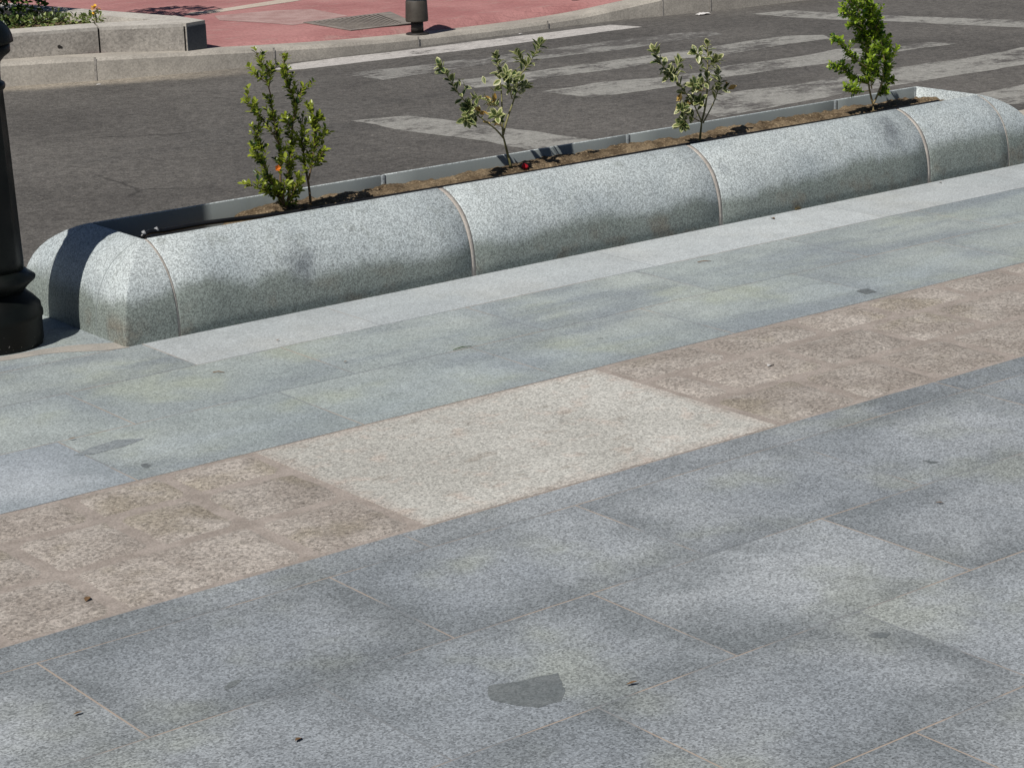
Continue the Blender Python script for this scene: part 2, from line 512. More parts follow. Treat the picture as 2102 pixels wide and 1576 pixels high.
M['box_leaf'] = leaf_mat('box_leaf', (0.022, 0.055, 0.012), (0.34, 0.40, 0.045), 0.33, 0.38)
M['box_leaf2'] = leaf_mat('fresh_box_leaf', (0.028, 0.085, 0.012), (0.31, 0.43, 0.035), 0.33, 0.38)
M['var_leaf'] = leaf_mat('variegated_leaf_green', (0.035, 0.065, 0.020), (0.17, 0.21, 0.06))
M['var_edge'] = leaf_mat('variegated_leaf_margin', (0.26, 0.29, 0.11), (0.62, 0.61, 0.33))
M['dry_leaf'] = leaf_mat('yellowed_leaf', (0.38, 0.24, 0.06), (0.60, 0.46, 0.17))
M['far_leaf'] = leaf_mat('hedge_leaf', (0.018, 0.045, 0.010), (0.10, 0.16, 0.03))
M['cover_leaf'] = leaf_mat('low_plant_leaf', (0.06, 0.10, 0.025), (0.30, 0.36, 0.12))
M['bark_pale'] = simple('pale_stem_bark', (0.26, 0.20, 0.10), (0.36, 0.30, 0.15), 30)
M['bark'] = simple('brown_stem_bark', (0.12, 0.08, 0.045), (0.19, 0.135, 0.075), 30)
M['bark_green'] = simple('green_stem_bark', (0.15, 0.14, 0.06), (0.23, 0.22, 0.10), 30)


def flat(name, c, rough=0.6):
    m = NT(name, rough, 0.3)
    m.color(m.scale_col(m.mix(m.noise(120, 3), c, [k * 0.75 for k in c]), 1.0))
    return m.mat


M['orange'] = flat('orange_petals', (0.85, 0.22, 0.02))
M['red'] = flat('red_plastic', (0.55, 0.02, 0.03), 0.5)
M['white'] = flat('white_litter', (0.78, 0.76, 0.74))
M['fitting_glint'] = flat('glint_pale_fitting', (0.35, 0.36, 0.37), 0.3)  # pale colour stands in for glints on the hose fittings
M['yellow'] = flat('yellow_petals', (0.75, 0.42, 0.03))
M['drybrown'] = flat('dry_leaf_brown', (0.20, 0.12, 0.06), 0.8)
M['gum'] = flat('dark_spot', (0.075, 0.07, 0.065), 0.8)

# ------------------------------------------------------------------ near pavement
Y_EDGE, Y_U1, Y_U2, Y_BT, Y_BB, Y_L1 = 5.108, 4.816, 4.459, 4.078, 3.410, 3.305
LOW = [3.305, 2.905, 2.515, 2.110, 1.715, 1.32, 0.93, 0.54, 0.15, -0.24, -0.63, -1.02]
Z_SLAB = 0.0
pavement = thing('pavement', 'granite pavement of blue grey slabs crossed by a brown stone band', 'pavement', kind='structure')


def slab_attr(w, h, r):
    return {'uvA': [(0, 0), (w, 0), (w, h), (0, h)], 'uvB': [(w, h), (0, h), (0, 0), (w, 0)], 'rnd': r}


def slabs(mb, xs, y0, y1, gap=0.0042, depth=0.012):
    for x0, x1 in zip(xs, xs[1:]):
        a, b, c, d = x0 + gap / 2, x1 - gap / 2, y0 + gap / 2, y1 - gap / 2
        z = Z_SLAB + random.uniform(-0.0001, 0.0001)
        i = [mb.vert(p) for p in ((a, c, z), (b, c, z), (b, d, z), (a, d, z))]
        j = [mb.vert(p) for p in ((a, c, z - depth), (b, c, z - depth), (b, d, z - depth), (a, d, z - depth))]
        at = slab_attr(b - a, d - c, 2.31 if (a < 2.60 < b and c < 2.70 < d) else random.random())
        mb.face(i, 0, False, at)
        for k in range(4):
            k2 = (k + 1) % 4
            mb.face((j[k], j[k2], i[k2], i[k]), 0, False, {'uvA': [(0.0, 0.0)] * 4, 'uvB': [(0.0, 0.0)] * 4, 'rnd': at['rnd']})


def run(x0, x1, start, step, jit=0.0):
    n0 = math.floor((x0 - start) / step)
    xs = []
    k = n0
    while start + k * step < x1:
        xs.append(start + k * step + random.uniform(-jit, jit)); k += 1
    return xs


mb = MB()
slabs(mb, run(-3, 13, 0.75, 1.6, 0.0), Y_L1, Y_BB)
for i, (a, b) in enumerate(zip(LOW, LOW[1:])):
    st = 1.494 if i % 2 == 0 else 1.807
    slabs(mb, run(-3, 13, st, 0.614, 0.006), b, a)
lower = mb.build('granite_slab_paving', M['slab_low'], pavement)
mb = MB()
slabs(mb, [2.12, 2.72, 3.32, 3.92, 4.52] + [5.15 + 0.63 * k for k in range(13)], Y_BT, Y_U2)
slabs(mb, [-3.0 + 0.6 * k for k in range(8)] + [1.52], Y_BT, Y_U2)
slabs(mb, run(-3, 13, 2.95, 0.63, 0.006), Y_U2, Y_U1)
slabs(mb, [-3.0, -2.4, -1.78, -1.15, -0.5, 0.12, 0.76, 1.4, 2.03, 2.70], Y_U1, Y_EDGE)
xs_l = [-3.0, -2.4, -1.78, -1.15, -0.5, 0.12, 0.76, 1.4, 2.03, 2.66]
slabs(mb, xs_l, Y_EDGE, 5.42)
slabs(mb, xs_l, 5.42, 5.74)
slabs(mb, run(7, 13, 6.5, 0.63)[0:], Y_EDGE, 5.42)
slabs(mb, run(7, 13, 6.5, 0.63)[0:], 5.42, 5.74)
mb.build('granite_slab_paving', M['slab_up'], pavement)
mb = MB()
slabs(mb, [1.52, 2.12], Y_BT, Y_U2)
mb.build('pale_blue_slab', M['slab_blue'], pavement)
mb = MB()
slabs(mb, [2.70, 3.285, 4.30, 5.31, 6.13, 7.1, 8.1, 9.1, 10.1, 11.1, 12.1, 13.0], Y_U1, Y_EDGE, 0.003)
mb.build('pale_slab_row', M['slab_edge'], pavement)
mb = MB()
slabs(mb, [2.412, 3.425], Y_BB, Y_BT, 0.012)
slabs(mb, [-2.6, -1.6], Y_BB, Y_BT, 0.012)
slabs(mb, [7.6, 8.6], Y_BB, Y_BT, 0.012)
mb.build('cream_slab', M['cream'], pavement)


# rough brown stones of the band
def cobble(mb, x0, x1, y0, y1, r):
    g = 0.0065
    a, b, c, d = x0 + g, x1 - g, y0 + g, y1 - g
    nx = max(4, int((b - a) / 0.03)); ny = max(4, int((d - c) / 0.03))
    ids = []
    for j in range(ny + 1):
        row = []
        for i in range(nx + 1):
            u, v = i / nx, j / ny
            x, y = a + (b - a) * u, c + (d - c) * v
            ed = min(u * (b - a), (1 - u) * (b - a), v * (d - c), (1 - v) * (d - c))
            wob = noise.noise(Vector((x * 14, y * 14, r * 9)))
            wob2 = noise.noise(Vector((x * 14 + 50, y * 14, r * 9)))
            k = 1.0 if ed < 0.001 else 0.0
            z = -0.0012 + min(1, ed / 0.03) ** 0.7 * 0.0042 + 0.0026 * noise.noise(Vector((x * 25, y * 25, r * 5))) * min(1, ed / 0.02)
            if k:
                z = -0.0022
                x += wob * 0.008; y += wob2 * 0.008
            row.append(mb.vert((x, y, z)))
        ids.append(row)
    for j in range(ny):
        for i in range(nx):
            mb.face((ids[j][i], ids[j][i + 1], ids[j + 1][i + 1], ids[j + 1][i]), 0, True, {'rnd': r})


mb = MB()
rows = [(3.90, 4.078), (3.67, 3.90), (3.41, 3.67)]
left_x = [[2.41, 2.17, 1.94, 1.70, 1.45, 1.2, 0.93, 0.7], [2.41, 2.15, 1.95, 1.72, 1.46, 1.2, 0.98, 0.7], [2.41, 2.15, 1.73, 1.49, 1.22, 0.96, 0.7]]
right_x = [[3.427, 3.76, 4.10, 4.38, 4.70, 4.98, 5.30], [3.427, 3.55, 3.88, 4.21, 4.47, 4.83, 5.14, 5.30], [3.427, 3.72, 3.99, 4.27, 4.60, 4.88, 5.30]]
for (y0, y1), lx, rx in zip(rows, left_x, right_x):
    lx = lx[::-1]
    x = lx[0]
    while x > -1.55:
        x2 = max(-1.6, x - random.uniform(0.2, 0.34)); lx.insert(0, x2); x = x2
    x = rx[-1]
    while x < 7.55:
        x2 = min(7.6, x + random.uniform(0.22, 0.36)); rx.append(x2); x = x2
    for xs in (lx, rx):
        for a, b in zip(xs, xs[1:]):
            if b - a > 0.06:
                cobble(mb, a, b, y0, y1, random.random())
mb.build('rough_stone_band', M['cobble'], pavement)
mb = MB()
for ya, yb, zz in ((-1.02, Y_BB, -0.0004), (Y_BB, Y_BT, -0.0007), (Y_BT, 5.74, -0.0004)):
    mb.poly([(-3, ya, zz), (13, ya, zz), (13, yb, zz), (-3, yb, zz)])
mb.m = [1, 0, 1]
mb.build('mortar_bed', [M['mortar'], M['joint_fill']], pavement)

# mended chip, mortar smear, sand streak (flush with the slabs, about 1.5 mm proud)


def decal(name, pts, mat, parent, z=0.0006):
    mb = MB()
    P = [gz(x, y, z) for x, y in pts]
    # ragged outline
    out = []
    for a, b in zip(P, P[1:] + P[:1]):
        n = max(2, int((b - a).length / 0.012))
        for k in range(n):
            p = a.lerp(b, k / n)
            w = 0.0022 if n > 2 else 0.0008
            out.append((p.x + random.uniform(-w, w), p.y + random.uniform(-w, w), z))
    mb.poly(out)
    return mb.build(name, mat, parent)


decal('mended_chip', [(1000, 1407), (1070, 1396), (1145, 1380), (1153, 1400), (1161, 1418), (1150, 1438), (1105, 1451), (1050, 1446), (1002, 1434)], M['patch'], pavement)
decal('mortar_smear', [(150, 935), (185, 918), (240, 902), (300, 899), (255, 916), (200, 930)], M['faint'], pavement, 0.0006)
decal('mended_chip', [(1757, 597), (1780, 592), (1800, 599), (1776, 604)], M['patch'], pavement, 0.0006)
decal('mended_chip', [(458, 1412), (470, 1400), (486, 1394), (498, 1394), (486, 1404), (466, 1415)], M['patch'], pavement, 0.0006)
decal('mended_chip', [(1780, 1303), (1795, 1297), (1828, 1299), (1820, 1308), (1790, 1308)], M['patch'], pavement, 0.0006)
decal('mended_chip', [(288, 953), (300, 950), (311, 955), (303, 960), (292, 958)], M['patch'], pavement, 0.0006)
decal('mended_chip', [(1893, 944), (1910, 946), (1930, 948), (1912, 951)], M['patch'], pavement, 0.0006)
# mortar fillet where planter and bollard meet the slabs
mb = MB()
A, B = [], []
for k in range(31):
    t = k / 30
    p = gz(-60 + 325 * t, 745 - 33 * t + 2.5 * math.sin(t * 9)); q = gz(-60 + 325 * t, 738 - 38 * t + 3 * math.sin(t * 6 + 1))
    A.append((p.x, p.y, 0.0006)); B.append((q.x, q.y + 0.012 * (1 - abs(2 * t - 1)), 0.0006))
ia = [mb.vert(p) for p in A]; ib = [mb.vert(p) for p in B]
for k in range(30):
    mb.face((ia[k], ia[k + 1], ib[k + 1], ib[k]))
mb.build('mortar_smear', M['smear'], pavement)

# kerb edge behind the planter
mb = MB()
xs = run(-3, 13, 0.4, 1.0)
for a, b in zip(xs, xs[1:]):
    mb.box((a + 0.004, 5.745, -0.2), (b - 0.004, 5.90, -0.001))
k = mb.build('kerb', M['kerb'])
tag(k, 'pale stone kerb along the road behind the round edged planter', 'kerb', kind='structure')

# ------------------------------------------------------------------ ground and road
ZR = -0.10
mb = MB(); mb.poly([(-300, -300, -0.13), (300, -300, -0.13), (300, 300, -0.13), (-300, 300, -0.13)])
tag(mb.build('ground', M['earth_ground']), 'bare ground spreading beyond the paved street', 'ground', kind='structure')
mb = MB(); mb.poly([(-60, 5.85, ZR), (90, 5.85, ZR), (90, 30, ZR), (-60, 30, ZR)])
road = mb.build('road', M['asphalt'])
tag(road, 'dark asphalt road with a worn pedestrian crossing', 'road', kind='structure')


def ragged(P, amp, step):
    out = []
    for a, b in zip(P, P[1:] + P[:1]):
        n = max(1, int((b - a).length / step))
        for k in range(n):
            p = a.lerp(b, k / n)
            d = (b - a).normalized(); nn = Vector((-d.y, d.x, 0))
            o = noise.noise(p * 2.3) * amp + noise.noise(p * 9) * amp * 0.5
            out.append(p + nn * o)
    return out


def marking(name, pts, mat, z=ZR + 0.0008, amp=0.03):
    mb = MB()
    mb.poly([(p.x, p.y, z) for p in ragged([gz(x, y, z) for x, y in pts], amp, 0.06)])
    return mb.build(name, mat, road)


marking('edge_line', [(560, 143), (600, 144), (651, 139), (771, 125), (960, 103), (1100, 84.5), (1260, 63), (1319, 55.5), (1282, 53.2), (1253, 51.5), (1134, 66), (960, 87), (891, 96), (788, 109), (694, 119), (600, 132)], M['paint'], amp=0.012)
marking('crossing_stripe', [(703, 155), (788, 165), (857, 154), (1008, 132), (1100, 122), (1237, 107), (1400, 83), (1481, 71), (1460, 65), (1397, 68), (1237, 86), (1123, 101), (960, 122), (891, 130), (823, 139), (746, 147)], M['paint_very'])
marking('crossing_stripe', [(925, 167), (975, 181), (1031, 176), (1111, 162), (1282, 139), (1400, 121), (1490, 114), (1617, 90), (1707, 80), (1689, 72), (1617, 74), (1508, 89), (1400, 105), (1282, 121), (1145, 139), (1020, 156)], M['paint_worn'])
marking('crossing_stripe', [(1113, 188), (1214, 201), (1282, 192), (1362, 180), (1481, 161), (1617, 141), (1707, 130), (1841, 107), (1906, 98), (1965, 90), (1906, 87), (1825, 97), (1715, 101), (1653, 114), (1508, 134), (1374, 157), (1237, 169)], M['paint_worn'])
marking('crossing_stripe', [(1390, 215), (1476, 193), (1581, 181), (1707, 161), (1848, 138), (1980, 120), (2102, 99), (2250, 75), (2250, 106), (2102, 135), (1971, 155), (1833, 176), (1600, 217), (1480, 240)], M['paint_worn'])
marking('crossing_stripe', [(1980, 198), (2102, 173), (2300, 132), (2300, 170), (2102, 213), (2050, 215)], M['paint_worn'])
marking('stop_line', [(720, 248), (843, 237), (933, 248), (1067, 265), (1200, 285), (1300, 302), (1160, 320), (1060, 303), (1000, 292), (800, 263)], M['paint_worn'])
marking('stop_line', [(1540, 29), (1617, 21), (1725, 27), (1809, 32), (2102, 42), (2400, 55), (2400, 72), (2102, 57), (1802, 44), (1716, 41), (1599, 34)], M['paint_worn'])

# ------------------------------------------------------------------ far kerb and pavement
KL = [(-60, 12.0, .03), (-2, 11.75, .03), (2, 11.4, .03), (4.0, 10.97, .025), (4.91, 10.64, .025), (5.5, 10.41, .02), (6.0, 10.305, .004), (6.24, 10.28, -.008), (6.79, 10.24, -.03),
      (7.32, 10.255, -.045), (7.99, 10.29, -.055), (8.35, 10.32, -.055), (8.7, 10.33, -.045), (9.0, 10.31, -.015), (9.3, 10.26, .02), (9.6, 10.21, .035), (9.89, 10.19, .035), (10.35, 10.18, .035), (12, 10.15, .035), (90, 10.0, .035)]
dense = []
for a, b in zip(KL, KL[1:]):
    n = 1 if abs(b[0] - a[0]) > 3 else 5
    for k in range(n):
        t = k / n
        dense.append(tuple(a[i] + (b[i] - a[i]) * t for i in range(3)))
dense.append(KL[-1])


def offs(L, d):
    out = []
    for i, p in enumerate(L):
        a, b = Vector(L[max(0, i - 1)][:2]), Vector(L[min(len(L) - 1, i + 1)][:2])
        t = (b - a).normalized(); n = Vector((-t.y, t.x))
        q = Vector(p[:2]) + n * d
        out.append((q.x, q.y, p[2]))
    return out


def smooth2(L):
    out = [L[0]]
    for a, b, c in zip(L, L[1:], L[2:]):
        out.append(tuple((a[i] + 2 * b[i] + c[i]) / 4 for i in range(3)) if abs(a[0] - c[0]) < 2 else b)
    out.append(L[-1]); return out


for _ in range(6):
    dense = smooth2(dense)
k0, k1, k2, k3 = dense, offs(dense, 0.012), offs(dense, 0.028), offs(dense, 0.20)
mb = MB()
rings = [[(a[0], a[1], ZR - 0.02), (b[0], b[1], b[2] - 0.018), (c[0], c[1], c[2]), (d[0], d[1], d[2]), (d[0], d[1], d[2] - 0.05)] for a, b, c, d in zip(k0, k1, k2, k3)]
mb.loft(rings, False, 0, False)
kerb2 = mb.build('kerb', M['kerb'])
tag(kerb2, 'curving pale stone kerb in front of the red paving', 'kerb', kind='structure')
mb = MB()
for j in (4.55, 5.32, 6.35, 7.36, 8.32, 9.22, 9.62):
    i = min(range(len(dense)), key=lambda q: abs(dense[q][0] - j))
    p, q = Vector(k0[i][:2]), Vector(k3[i][:2]); t = Vector((k0[i + 1][0] - k0[i][0], k0[i + 1][1] - k0[i][1])).normalized() * 0.006
    zt = dense[i][2]
    n = (q - p).normalized() * 0.003
    mb.poly([(p.x - n.x - t.x, p.y - n.y - t.y, ZR), (p.x - n.x + t.x, p.y - n.y + t.y, ZR), (p.x + .010 + t.x, p.y + .010 + t.y, zt + .002), (p.x + .010 - t.x, p.y + .010 - t.y, zt + .002)])
mb.build('kerb_joint', M['fargranite'], kerb2)

mb = MB()
p0 = offs(dense, 0.202); p1 = offs(dense, 0.26); p2 = offs(dense, 1.5)
rings = []
for i in range(len(dense)):
    a, b, c = p0[i], p1[i], p2[i]
    rings.append([(a[0], a[1], a[2] - 0.003), (b[0], b[1], -0.003), (c[0], c[1], -0.003), (c[0], 40, -0.003)])
mb.loft(rings, False)
farpave = mb.build('far_pavement', M['pink'])
tag(farpave, 'red tiled pavement across the road with pale strips', 'pavement', kind='structure')


def far_sheet(name, pts, mat, z=-0.0015):
    mb = MB(); mb.poly([tuple(gz(x, y, z)) for x, y in pts]); return mb.build(name, mat, farpave)


far_sheet('pale_strip', [(380, 31), (440, 27), (600, 4), (680, -10), (640, -12), (560, 2), (440, 21), (390, 26)], M['palestrip'])
far_sheet('grey_tile', [(505, 27), (560, 22), (640, 19), (715, 33), (650, 45), (600, 52), (540, 47), (450, 42), (440, 33)], M['greypave'])
# drain grate
drain = thing('drain_grate', 'rusty slotted iron drain grate set in the red paving', 'drain', loc=(0, 0, 0))
zc = -0.001
ga, gb, gc, gd = gz(637, 47, zc), gz(722, 62, zc), gz(842, 48, zc), gz(795, 28, zc)
mb = MB(); mb.poly([tuple(v) for v in (ga, gb, gc, gd)]); mb.build('pit', M['pit'], drain)
mb = MB()
zt = 0.003
U = (gb - ga); V = (gd - ga)


def gpt(u, v, z):
    p = ga * (1 - u) * (1 - v) + gb * u * (1 - v) + gc * u * v + gd * (1 - u) * v
    return (p.x, p.y, z)


def gbar(mb, u0, u1, v0, v1, z0=zc + 0.0005, z1=zt):
    mb.prism([gpt(u0, v0, 0), gpt(u1, v0, 0), gpt(u1, v1, 0), gpt(u0, v1, 0)], z0, z1)


for (a, b, c, d) in ((-0.06, 1.06, -0.06, 0.02), (-0.06, 1.06, 0.90, 1.06), (-0.06, 0.02, 0.02, 0.90), (0.98, 1.06, 0.02, 0.90)):
    gbar(mb, a, b, c, d)
mb.build('frame', M['grate'], drain)
mb = MB()
nb = 15
for k in range(nb):
    v = 0.02 + 0.88 * (k + 0.62) / nb
    gbar(mb, 0.02, 0.98, v, v + 0.88 / nb * 0.42)
mb.build('bars', M['grate'], drain)

# ------------------------------------------------------------------ near planter
HX0, HX1, HY0, HY1 = 2.812, 6.300, 5.268, 5.566
PROF = []
for a, z in ((0, -0.02), (0, 0.035), (0.002, 0.06), (0.0055, 0.085), (0.0115, 0.110), (0.020, 0.134), (0.031, 0.157), (0.045, 0.178), (0.062, 0.197), (0.082, 0.213), (0.104, 0.227), (0.126, 0.238), (0.144, 0.2445), (0.155, 0.2475), (0.160, 0.2477), (0.162, 0.2455)):
    PROF.append((0.162 - a, z))
planter = thing('stone_planter', 'long grey granite planter with rounded edges holding four young shrubs', 'planter')
JG = 0.0085
cuts = [2.812, 3.828, 4.846, 5.862, 6.300]


def long_block(x0, x1, front):
    mb = MB()
    def ring(x):
        pts = [(x, (HY0 - o) if front else (HY1 + o), z) for o, z in PROF]
        yb = HY0 if front else HY1
        pts += [(x, yb, -0.02)]
        return pts if front else pts[::-1]
    n = 8
    rr = []
    xs = [x0, x0 + 0.003] + [x0 + 0.003 + (x1 - x0 - 0.006) * k / n for k in range(1, n)] + [x1 - 0.003, x1]
    for i, x in enumerate(xs):
        r = ring(x)
        if i in (0, len(xs) - 1):
            c = Vector((x, HY0 - 0.05 if front else HY1 + 0.05, 0.11))
            r = [tuple(c + (Vector(p) - c) * Vector((1, 0.98, 0.985)) if False else Vector((p[0], c.y + (p[1] - c.y) * 0.975, c.z + (p[2] - c.z) * 0.98))) for p in r]
        rr.append(r)
    mb.loft(rr[::-1], True, 0, True, True)
    return mb


for front in (True, False):
    for a, b in zip(cuts, cuts[1:]):
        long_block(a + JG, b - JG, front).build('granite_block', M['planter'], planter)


def end_block(left):
    sx = -1 if left else 1
    xi = HX0 if left else HX1
    lim = JG
    mb = MB()
    rings = []
    for o, z in PROF:
        r = min(0.009, o * 0.5)
        x_in = xi + (-sx) * 0.0 + sx * lim * 0
        xo = xi + sx * o
        ya, yb = HY0 - o, HY1 + o
        pts = [(xi, ya, z)]
        for k in range(5):
            t = k / 4 * math.pi / 2
            pts.append((xo - sx * r + sx * r * math.sin(t), ya + r - r * math.cos(t), z))
        for k in range(1, 6):
            pts.append((xo, ya + r + (yb - ya - 2 * r) * k / 6, z))
        for k in range(5):
            t = k / 4 * math.pi / 2
            pts.append((xo - sx * r + sx * r * math.cos(t), yb - r + r * math.sin(t), z))
        pts.append((xi, yb, z))
        rings.append(pts if not left else pts[::-1])
    # inner wall down
    n = len(rings[0])
    inner = []
    for q in rings[-1]:
        inner.append((xi, min(max(q[1], HY0), HY1), -0.02))
    rings.append(inner)
    mb.loft(rings, False, 0, True)
    # end faces towards the joints
    for idx, yy in ((0, HY0), (-1, HY1)):
        pts = [r[idx] for r in rings[:-1]] + [(xi, yy, -0.02)]
        mb.face([mb.vert(p) for p in pts], 0)
    return mb


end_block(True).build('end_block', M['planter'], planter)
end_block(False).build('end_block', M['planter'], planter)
for x in cuts:
    for front in (True, False):
        mb = MB()
        pts = [((HY0 - o * 0.985 - 0.0) if front else (HY1 + o * 0.985), z - 0.0018) for o, z in PROF]
        yb = HY0 + 0.002 if front else HY1 - 0.002
        pts += [(yb, -0.02)]
        a, b = (x - JG - 0.001, x + JG + 0.001)
        if x == cuts[0]: a, b = x - 0.0005, x + JG + 0.001
        if x == cuts[-1]: a, b = x - JG - 0.001, x + 0.0005
        r0 = [(a, y, z) for y, z in pts]; r1 = [(b, y, z) for y, z in pts]
        mb.loft([r1, r0] if front else [r0, r1], True, 0, True, True)
        mb.build('mortar_joint', M['joint'] if front else M['faint'], planter)

# soil
def soil_h(x, y):
    t = min(1, max(0, (x - 2.98) / 0.36)); t = t * t * (3 - 2 * t)
    z = 0.075 + (0.200 - 0.075) * t + 0.012 * max(0, min(1, (y - 5.40) / 0.12)) * t
    z += 0.013 * noise.noise(Vector((x * 2.1, y * 2, 0))) + 0.011 * noise.noise(Vector((x * 9, y * 9, 3))) + 0.009 * noise.noise(Vector((x * 28, y * 28, 5))) + 0.005 * noise.noise(Vector((x * 65, y * 65, 8)))
    z += 0.012 * math.exp(-((y - 5.46) / 0.06) ** 2)
    for bx in (3.36, 4.20, 5.03, 5.87):
        z += 0.010 * math.exp(-(((x - bx) / 0.09) ** 2 + ((y - 5.42) / 0.07) ** 2))
    return min(z, 0.241)


mb = MB()
NX, NY = 420, 36
ids = []
for j in range(NY + 1):
    row = []
    for i in range(NX + 1):
        x = HX0 + 0.001 + (HX1 - HX0 - 0.002) * i / NX; y = HY0 + 0.001 + (HY1 - HY0 - 0.002) * j / NY
        row.append(mb.vert((x, y, soil_h(x, y))))
    ids.append(row)
for j in range(NY):
    for i in range(NX):
        mb.face((ids[j][i], ids[j][i + 1], ids[j + 1][i + 1], ids[j + 1][i]), 0, True)
tag(mb.build('soil', M['soil']), 'crumbly brown soil filling the granite planter', 'soil', kind='stuff')

# drip hose
hose = thing('irrigation_hose', 'black drip hose lying on the soil along the planter front wall', 'hose')
mb = MB()
hp = [gy(290, 489, 5.335), gy(296, 481, 5.342), gy(307, 476, 5.35), gy(322, 474, 5.355), gy(334, 474, 5.358), gy(370, 467, 5.36), gy(420, 458, 5.36), (3.42, 5.362, 0.224)]
x = 3.55
while x < 6.2:
    y = 5.358 + 0.006 * math.sin(x * 4.1)
    hp.append((x, y, max(0.2245, soil_h(x, y) + 0.001))); x += 0.12
mb.tube(hp, 0.0075, 8)
mb.build('pipe', M['black'], hose)
for p in (hp[1], hp[3]):
    mb = MB()
    mb.tube([(p[0] - 0.004, p[1] + 0.002, p[2] + 0.001), (p[0] + 0.004, p[1] - 0.001, p[2] + 0.005)], 0.0082, 8)
    mb.build('fitting', M['fitting_glint'], hose)

# ------------------------------------------------------------------ shrubs
def perp(d):
    a = Vector((0, 0, 1)) if abs(d.z) < 0.9 else Vector((1, 0, 0))
    u = d.cross(a).normalized()
    return u, d.cross(u).normalized()


def leaf(mb, p, d, nrm, L, Wd, r, two=False):
    """a folded pointed-oval leaf; two = green middle with a pale margin"""
    d = d.normalized(); s = d.cross(nrm)
    if s.length < 1e-4: return
    s.normalize(); n = s.cross(d).normalized()
    if n.dot(nrm) < 0: n = -n
    prof = [(0.0, 0.0), (0.22, 0.62), (0.5, 1.0), (0.78, 0.72), (1.0, 0.0)]
    cv = random.uniform(-0.25, 0.12)
    def P(t, w, side):
        return p + d * (L * t) + s * (side * w * Wd / 2) + n * (abs(w) * Wd * 0.16 + cv * L * t * t)
    mid = [P(t, 0, 0) for t, w in prof]
    if not two:
        m = [mb.vert(q) for q in mid]
        for side in (-1, 1):
            e = [mb.vert(P(t, w, side)) for t, w in prof[1:-1]]
            f = [m[0], e[0], e[1], e[2], m[4], m[3], m[2], m[1]]
            mb.face(f if side > 0 else f[::-1], 0, True, {'rnd': r})
    else:
        m = [mb.vert(q) for q in mid]
        k = 0.62
        for side in (-1, 1):
            e = [mb.vert(P(t, w, side)) for t, w in prof[1:-1]]
            i = [mb.vert(P(t * 0.86 + 0.07, w * k, side)) for t, w in prof[1:-1]]
            i0 = mb.vert(P(0.10, 0, 0)); i4 = mb.vert(P(0.88, 0, 0))
            f = [i0, i[0], i[1], i[2], i4, m[2]]
            mb.face(f if side > 0 else f[::-1], 0, True, {'rnd': r})
            for q in ((m[0], e[0], i[0], i0), (e[0], e[1], i[1], i[0]), (e[1], e[2], i[2], i[1]), (e[2], m[4], i4, i[2])):
                mb.face(q if side > 0 else q[::-1], 1, True, {'rnd': r})


def resample(P, step):
    out = [P[0]]
    for a, b in zip(P, P[1:]):
        n = max(1, int((b - a).length / step))
        for k in range(1, n + 1):
            out.append(a.lerp(b, k / n))
    return out


def smooth_path(P):
    for _ in range(2):
        Q = [P[0]]
        for a, b in zip(P, P[1:]):
            Q += [a.lerp(b, 0.25), a.lerp(b, 0.75)]
        Q.append(P[-1]); P = Q
    return P


def trace(pts, ox, oy, s, y0, y1):
    """points measured on an enlarged crop -> stem in depth, leaning from plane y0 to plane y1"""
    n = len(pts)
    return smooth_path([gy(ox + x / s, oy + y / s, y0 + (y1 - y0) * i / max(1, n - 1)) for i, (x, y) in enumerate(pts)])


